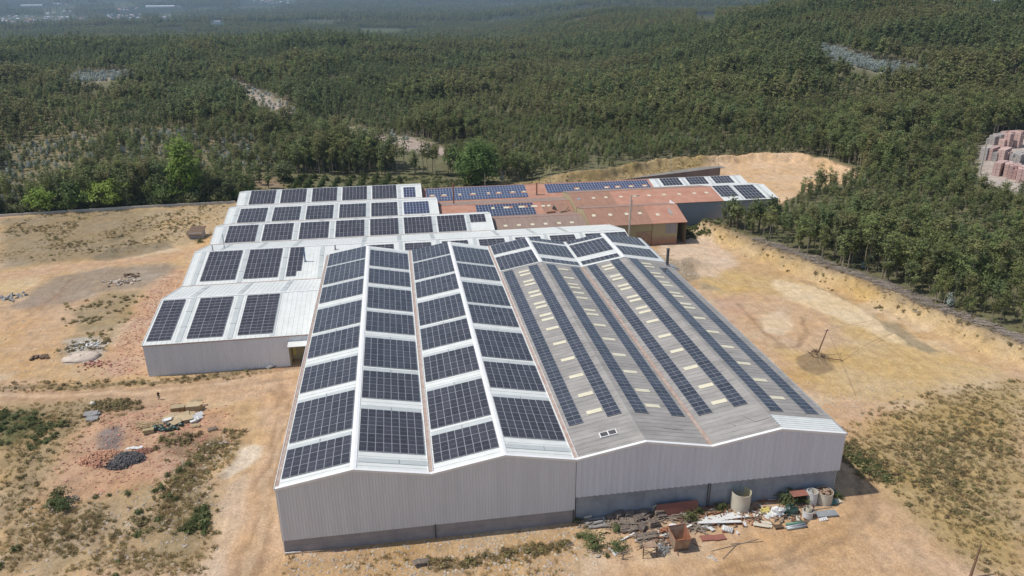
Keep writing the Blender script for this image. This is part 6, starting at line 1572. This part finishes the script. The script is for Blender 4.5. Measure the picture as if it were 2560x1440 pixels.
for k, (x, y, rz, lab) in enumerate([(1985, 680, .35, 'grey pallet lying alone right of the rubbish heap'), (1580, 830, .6, 'bluish grey pallet lying alone below the rubbish heap'), (1730, 630, .1, 'pale pallet at the right foot of the rubbish heap')]):
    a = Z4(x, y); o = inst('pallet', PALN if k == 2 else PAL, (a[0], a[1], a[2]+.03), (0, 0, rz), (1.25, 1.25, 1)); tag(o, lab, 'pallet')
def heap(label, x, y, rx, ry, hh, n, size, mm, seed, cat='brick heap'):
    a = Z4(x, y); r_ = random.Random(seed); t_ = thing('brick_heap', label, cat, a)
    mb = MB(); mb.blob((a[0], a[1], a[2]-.2), (rx, ry, hh+.1), 18, 8, .12, seed, flat=.0); mb.build('core', mm, t_)
    mb = MB()
    for k in range(n):
        q_ = math.sqrt(r_.random())*1.12; th = r_.uniform(0, 6.28); z = max(0, 1-min(q_, 1)**2)**.5*hh
        mb.rbox((a[0]+rx*q_*math.cos(th), a[1]+ry*q_*math.sin(th), a[2]+z*r_.uniform(.85, 1.05)+.02), (size*r_.uniform(.6, 1.3), size*.55, size*.45), r_.uniform(0, 3), r_.uniform(-.7, .7), r_.uniform(-.7, .7))
    mb.build('brick', mm, t_, kind='stuff')
heap('heap of broken red bricks left of the dark grey one', 330, 1120, 3.2, 2.1, .85, 520, .30, M['brick_red'], 1)
heap('heap of dark grey bricks in front of the red brick rubble', 660, 1150, 2.9, 2.1, .95, 620, .30, M['brick_dark'], 2)
heap('low spill of dark red bricks right of the dark grey heap', 960, 1020, 1.6, .9, .45, 200, .28, M['brick_red'], 3)
a = Z4(800, 965); mb = MB()
for k in range(9): mb.rbox((a[0]-1.2+k*.3, a[1]+rr.uniform(-.3, .3), a[2]+.12), (.7, .5, .08), rr.uniform(0, 3), rr.uniform(-.2, .2))
single('white_rags', 'white crumpled sheets above the dark grey brick heap', 'sheet', mb, M['white_plastic'], a)
for k, (x, y, s_) in enumerate([(170, 470, 1.9), (190, 545, 1.6)]):
    a = Z4(x, y); mb = MB(); mb.blob((a[0], a[1], a[2]+.2), (s_*.75, s_*.45, .3), 8, 5, .25, k, flat=.4); mb.rbox((a[0], a[1], a[2]+.42), (s_*1.2, s_*.7, .15), .1, .1)
    single('stone_slab', ['upper grey stone slab at the left edge of the red rubble', 'lower grey stone slab just in front of the upper one'][k], 'stone slab', mb, M['stone_dk'], a)
a = Z4(200, 320); mb = MB(); mb.blob((a[0], a[1], a[2]+.35), (.55, .5, .5), 10, 6, .12, 2); single('boulder', 'pale round boulder beside the brown scrub patch', 'boulder', mb, M['cream'], a, smooth=True)
a = Z4(2090, 890); mb = MB()
for k in range(8): mb.blob((a[0]-1.6+k*.4, a[1]+rr.uniform(-.4, .4), a[2]+.1), (.35, .3, .22), 7, 5, .3, k)
single('rubble_heap', 'pale rubble line right of the brick rubble', 'rubble', mb, M['stone'], a)
p = G(155, 1262); mb = MB()
for k in range(70):
    q_ = math.sqrt(rr.random()); th = rr.uniform(0, 6.28); mb.blob((p[0]+2.4*q_*math.cos(th), p[1]+2.0*q_*math.sin(th), h1(p[0], p[1])+.15+.35*(1-q_)), (.22, .2, .16), 6, 4, .35, k)
single('rubble_heap', 'round stone heap overgrown with green at lower left', 'rubble', mb, M['stone'], (float(p[0]), float(p[1]), h1(p[0], p[1])))
for k, (x, y, s_) in enumerate([(150, 1255, 1.2), (165, 1275, 1.0), (135, 1270, .9)]):
    p = G(x, y); shrub(['largest', 'rear', 'left'][k]+' green weed growing on the round stone heap', float(p[0]), float(p[1]), s_, 1, z=h1(p[0], p[1])+.3)
for k, (x, y, s_) in enumerate([(240, 1245, .8), (274, 1240, .7), (320, 1235, .9), (440, 1250, .9), (505, 1285, 1.1), (488, 1300, 1.2), (470, 1320, 1.1), (385, 1230, .8), (420, 1190, .9), (450, 1180, 1.2), (470, 1165, 1.2)]):
    p = G(x, y); shrub('green weed on the slope of dry mounds at lower left', float(p[0]), float(p[1]), s_*.5, 1, 'weeds on the dry mounds')
# person with raised arms, looking at the sky
p = G(398, 999); px_, py_, pz_ = float(p[0]), float(p[1]), h1(p[0], p[1])
V_ = [(0, 0, .95), (0, 0, 1.18), (0, .01, 1.40), (0, .02, 1.50), (0, .01, 1.60), (0, .0, 1.70), (-.17, 0, 1.42), (-.26, -.10, 1.18), (-.14, -.30, 1.32), (.17, 0, 1.42), (.26, -.10, 1.18), (.12, -.30, 1.32),
      (-.10, 0, .90), (-.12, -.02, .50), (-.13, .02, .09), (-.14, -.14, .04), (.10, 0, .90), (.12, -.02, .50), (.13, .02, .09), (.15, -.14, .04), (-.11, -.36, 1.35), (.09, -.36, 1.35)]
E_ = [(0, 1), (1, 2), (2, 3), (3, 4), (4, 5), (2, 6), (6, 7), (7, 8), (2, 9), (9, 10), (10, 11), (0, 12), (12, 13), (13, 14), (14, 15), (0, 16), (16, 17), (17, 18), (18, 19), (8, 20), (11, 21)]
R_ = [.15, .135, .16, .055, .085, .08, .07, .05, .035, .07, .05, .035, .10, .07, .045, .04, .10, .07, .045, .04, .035, .035]
for hand, sx in ((20, -1), (21, 1)):
    hx_, hy_, hz_ = V_[hand]
    for k in range(5):
        V_.append((hx_+(k-2)*.018, hy_-.07+.01*abs(k-2), hz_+.015)); E_.append((hand, len(V_)-1)); R_.append(.009)
me = bpy.data.meshes.new('person'); me.from_pydata([(a_, b_, c_) for a_, b_, c_ in V_], E_, [])
po = bpy.data.objects.new('person', me); COL.objects.link(po); po.location = (px_, py_, pz_); po.rotation_euler = (0, 0, .6)
sk = po.modifiers.new('skin', 'SKIN'); sk.use_smooth_shade = True
for k, r_ in enumerate(R_): me.skin_vertices[0].data[k].radius = (r_, r_)
me.skin_vertices[0].data[0].use_root = True
po.modifiers.new('sub', 'SUBSURF').levels = 1
for q_ in po.modifiers:
    if q_.type == 'SUBSURF': q_.render_levels = 1
dg = bpy.context.evaluated_depsgraph_get(); bm_ = bpy.data.meshes.new_from_object(po.evaluated_get(dg))
po.modifiers.clear(); po.data = bm_
bm_.materials.clear()
for q_ in ('clothes', 'skin', 'hair'): bm_.materials.append(M[q_])
for f_ in bm_.polygons:
    c = f_.center
    f_.material_index = 1 if (c.z > 1.5 and c.y < -.02 and c.z < 1.68) or (c.y < -.31 and c.z > 1.25) else (2 if c.z > 1.56 else 0)
tag(po, 'person in dark clothes standing on the dirt track with both hands raised', 'person')
mb = MB(); mb.box(px_-.09, px_+.09, py_-.36, py_-.30, pz_+1.36, pz_+1.40)
# small shed, debris left middle
p = G(490, 598); sx_, sy_ = float(p[0]), float(p[1]); t_ = thing('hut', 'small hut with a dark brown roof left of the third white shed', 'hut', (sx_, sy_, h1(sx_, sy_)))
z0_ = h1(sx_, sy_)
mb = MB(); mb.rbox((sx_, sy_+2.2, z0_+.9), (4.0, 3.6, 1.9), -.1); mb.build('wall', M['concrete'], t_)
mb = MB(); mb.rbox((sx_-.1, sy_+2.4, z0_+2.15), (4.8, 5.6, .12), -.1, .22); mb.build('roof', M['wood_dark'], t_)
mb = MB(); mb.rbox((sx_+.3, sy_+.42, z0_+.75), (1.6, .1, 1.4), -.1); mb.build('door', M['dark_metal'], t_)
for k, (x, y, s_) in enumerate([(478, 588, 1.2), (500, 606, .9)]):
    q_ = G(x, y); shrub(['green bush left of the small hut', 'green weeds before the small hut'][k], float(q_[0]), float(q_[1]), s_, 1)
def debris(label, px, py, n, sp, size, mm, flatness=.5, seed=0):
    q_ = G(px, py); r_ = random.Random(seed+int(px)); mb = MB(); z = h1(q_[0], q_[1])
    for k in range(n): mb.rbox((q_[0]+r_.gauss(0, sp), q_[1]+r_.gauss(0, sp*.6), z+size*.2*r_.random()+.1), (size*r_.uniform(.5, 1.3), size*r_.uniform(.4, .8), size*.3), r_.uniform(0, 3), r_.uniform(-.4, .4), r_.uniform(-.4, .4))
    single('rubble_heap', label, 'rubble', mb, mm, (float(q_[0]), float(q_[1]), z))
debris('grey rubble on the ash ground beside the track', 298, 705, 46, 2.0, .9, M['stone'], seed=1)
debris('dark rubble and a tipped box above the grey rubble', 335, 690, 16, 1.3, .9, M['wood_dark'], seed=2)
debris('pile of dark scrap at the left edge of the ash ground', 18, 745, 40, 2.4, .9, M['stone_dk'], seed=3)
debris('white rubble spread on the pale patch left of the front shed', 228, 862, 60, 2.0, .55, M['white_plastic'], seed=4)
debris('rusty rubble on the red ground below the pale sand heap', 238, 912, 40, 1.8, .5, M['brick_red'], seed=5)
debris('dark boards lying on the orange ground at left', 98, 896, 8, .9, 1.2, M['wood_dark'], seed=6)
p = G(205, 895); mb = MB(); mb.blob((p[0], p[1], h1(p[0], p[1])-.1), (3.6, 2.4, .8), 16, 8, .22, 3, flat=0); single('sand_heap', 'pale grey sand heap left of the front shed', 'sand heap', mb, M['stone'], (float(p[0]), float(p[1]), h1(p[0], p[1])), smooth=True)
p, q_ = np.array(G(685, 920)), np.array(G(745, 905)); mb = MB(); z = h1(p[0], p[1])
for dy in (0, .7):
    mb.beam((p[0], p[1]+dy, z+.35), (q_[0]-1, q_[1]+dy, z+.35), .12, .12)
for k in range(12):
    t = k/11; mb.beam((p[0]*(1-t)+(q_[0]-1)*t, p[1]*(1-t)+q_[1]*t, z+.35), (p[0]*(1-t)+(q_[0]-1)*t+.3, p[1]*(1-t)+q_[1]*t+.7, z+.35), .07, .07)
mb.beam((p[0], p[1], z), (p[0], p[1], z+.35), .1, .1); mb.beam((q_[0]-1, q_[1], z), (q_[0]-1, q_[1], z+.35), .1, .1)
single('lattice_mast', 'fallen dark lattice mast lying before the front shed', 'mast', mb, M['dark_metal'], (float(p[0]), float(p[1]), z))
mb = MB(); mb.blob((p[0]-.8, p[1]+.3, z+.4), (.9, .7, .55), 10, 6, .25, 9, flat=.5); single('white_bag', 'white bag at the left end of the fallen mast', 'bag', mb, M['white_plastic'], (float(p[0])-.8, float(p[1])+.3, z))
# grey stack of crates behind the red roofs
p = (86.0, 188.5); z = h1(*p)
for k in range(7):
    mb = MB(); x = p[0]+k*.95; mb.box(x, x+.8, p[1], p[1]+2.4, z-.2, z+2.6+.35*math.sin(math.pi*(k+.5)/7))
    for j in range(5): mb.box(x-.03, x+.83, p[1]-.06, p[1], z+.2+j*.5, z+.45+j*.5)
    single('crate_stack', '%s stack of grey crates behind the right blue array' % ['leftmost', 'second', 'third', 'fourth', 'fifth', 'sixth', 'rightmost'][k], 'crates', mb, M['grey_metal'], (p[0]+k*.95, p[1], z), 'grey crate stacks')
# brick yard packs
def brickpack(label, px, py, nx_, ny_, nz_, mm, rz=.25):
    nz_ += 1
    q_ = G(px, py); z = h1(q_[0], q_[1]); mb = MB(); c, s_ = math.cos(rz), math.sin(rz); r_ = random.Random(int(px*7+py))
    for i in range(nx_):
        for j in range(ny_):
            for k in range(nz_ if r_.random() > .15 else max(1, nz_-1)):
                x, y = i*1.3, j*1.3; mb.rbox((q_[0]+c*x-s_*y, q_[1]+s_*x+c*y, z+.6+k*1.22), (1.2, 1.2, 1.16), rz)
    single('brick_pack_row', label, 'brick packs', mb, M[mm], (float(q_[0]), float(q_[1]), z), 'rows of brick packs in the yard')
def Z1(x, y): return 2300+x/9, 300+y/9
YP = [((1740, 1255), 7, 2, 3, 'brick_pink', 'long pink brick stack at the front of the brick yard', .55), ((1450, 900), 5, 2, 3, 'brick_grey', 'grey block stack beside the tall grey pole', .5), ((1560, 910), 6, 2, 3, 'brick_pink', 'pink stack just right of the grey one by the pole', .55), ((1680, 930), 7, 2, 2, 'brick_grey', 'low grey row behind the long pink front stack', .6),
      ((1830, 950), 7, 2, 3, 'brick_pink', 'tall pink row in the middle of the brick yard', .6), ((1930, 930), 4, 2, 2, 'brick_pink', 'low pink row right of the tall middle row', .5), ((2200, 990), 8, 3, 2, 'brick_grey', 'grey wrapped row at the right of the brick yard', .6), ((1990, 1290), 6, 2, 3, 'brick_pink', 'pink row right of the long front stack', .9),
      ((2090, 1330), 6, 2, 3, 'brick_pink', 'second pink row right of the long front stack', .9), ((2190, 1340), 6, 2, 3, 'brick_pink', 'third pink row right of the long front stack', .9), ((2290, 1400), 6, 2, 3, 'brick_pink', 'pink row at the right edge of the picture', .9),
      ((1650, 560), 5, 3, 2, 'brick_grey', 'grey block rows at the far left of the brick yard', .2), ((1780, 520), 6, 3, 2, 'brick_grey', 'grey block rows at the back of the brick yard', .2), ((1960, 640), 2, 2, 4, 'brick_pink', 'tall narrow pink tower in the brick yard', .3), ((2190, 620), 2, 2, 4, 'brick_pink', 'second tall pink tower, right of the narrow one', .3), ((1860, 640), 2, 2, 2, 'brick_pink', 'small pink stack left of the narrow tower', .3), ((1950, 470), 8, 3, 2, 'brick_pink', 'pale pink rows along the back edge of the brick yard', .15)]
for (zx, zy), a_, b_, c_, mm, lab, rz in YP: brickpack(lab, *Z1(zx, zy), a_, b_, c_, mm, rz)

# ================================================================== FAR BUILDINGS
def farhouse(label, px, py, wd, dp, ht_, rc, group, wall='white_trim', roofh=2.0):
    q_ = G(px, py); z = h1(q_[0], q_[1]); t_ = thing('far_house', label, 'house', (float(q_[0]), float(q_[1]), z), group)
    x, y = float(q_[0]), float(q_[1])
    mb = MB(); mb.box(x-wd/2, x+wd/2, y, y+dp, z-2, z+ht_); mb.build('wall', M[wall], t_)
    mb = MB(); a_ = [(x-wd/2-.4, y-.4, z+ht_), (x+wd/2+.4, y-.4, z+ht_), (x+wd/2+.4, y+dp/2, z+ht_+roofh), (x-wd/2-.4, y+dp/2, z+ht_+roofh), (x-wd/2-.4, y+dp+.4, z+ht_), (x+wd/2+.4, y+dp+.4, z+ht_)]
    mb.quad([a_[0], a_[1], a_[2], a_[3]]); mb.quad([a_[3], a_[2], a_[5], a_[4]]); mb.quad([a_[0], a_[3], a_[4]]); mb.quad([a_[1], a_[5], a_[2]]); mb.build('roof', M[rc], t_)
farhouse('very long white factory hall far off at upper left', 400, 21, 180, 40, 14, 'white_trim', None, roofh=4)
farhouse('white building at the forest edge, upper left of the middle', 543, 60, 26, 16, 11, 'white_trim', None, roofh=1)
farhouse('long pale hall far off near the top left corner', 78, 17, 130, 30, 10, 'white_trim', None, roofh=3)
farhouse('red roofed hall in the valley at upper left', 201, 52, 42, 24, 12, 'terra', None, roofh=3)
VG = [('village at the far left edge', 0, 90, 40, 58, 26), ('village strip left of the red roofed hall', 100, 170, 44, 53, 16), ('houses above the red roofed hall', 115, 180, 30, 38, 10), ('village right of the red roofed hall', 270, 350, 38, 50, 24), ('houses left of the long factory hall', 290, 350, 18, 29, 10), ('small houses right of the valley village', 400, 425, 40, 52, 7), ('houses right of the long factory hall', 430, 450, 15, 20, 5), ('hillside houses at the top, left of the middle', 625, 730, 0, 12, 18), ('houses at the top right edge', 2480, 2520, 0, 6, 5), ('houses near the top left corner', 125, 180, 9, 14, 5)]
for nm, xa, xb, ya, yb, n in VG:
    for k in range(n):
        farhouse('small pale house in the '+nm if nm[0] == 'v' else 'one of the small pale '+nm, rr.uniform(xa, xb), rr.uniform(ya, yb), rr.uniform(9, 17), rr.uniform(8, 12), rr.uniform(5, 8), rr.choice(['terra', 'terra', 'concrete', 'white_trim']), nm)

# ================================================================== HAZE
mb = MB(); mb.box(-15000, 15000, -2600, 15500, -75, 330)
hm = bpy.data.materials.new('haze'); hm.use_nodes = True
t = hm.node_tree; t.nodes.clear(); out = t.nodes.new('ShaderNodeOutputMaterial'); pv = t.nodes.new('ShaderNodeVolumePrincipled')
pv.inputs['Color'].default_value = (.54, .74, 1.0, 1); pv.inputs['Density'].default_value = .000085; pv.inputs['Anisotropy'].default_value = .2
t.links.new(pv.outputs[0], out.inputs['Volume'])
o = mb.build('haze', hm, kind='stuff')
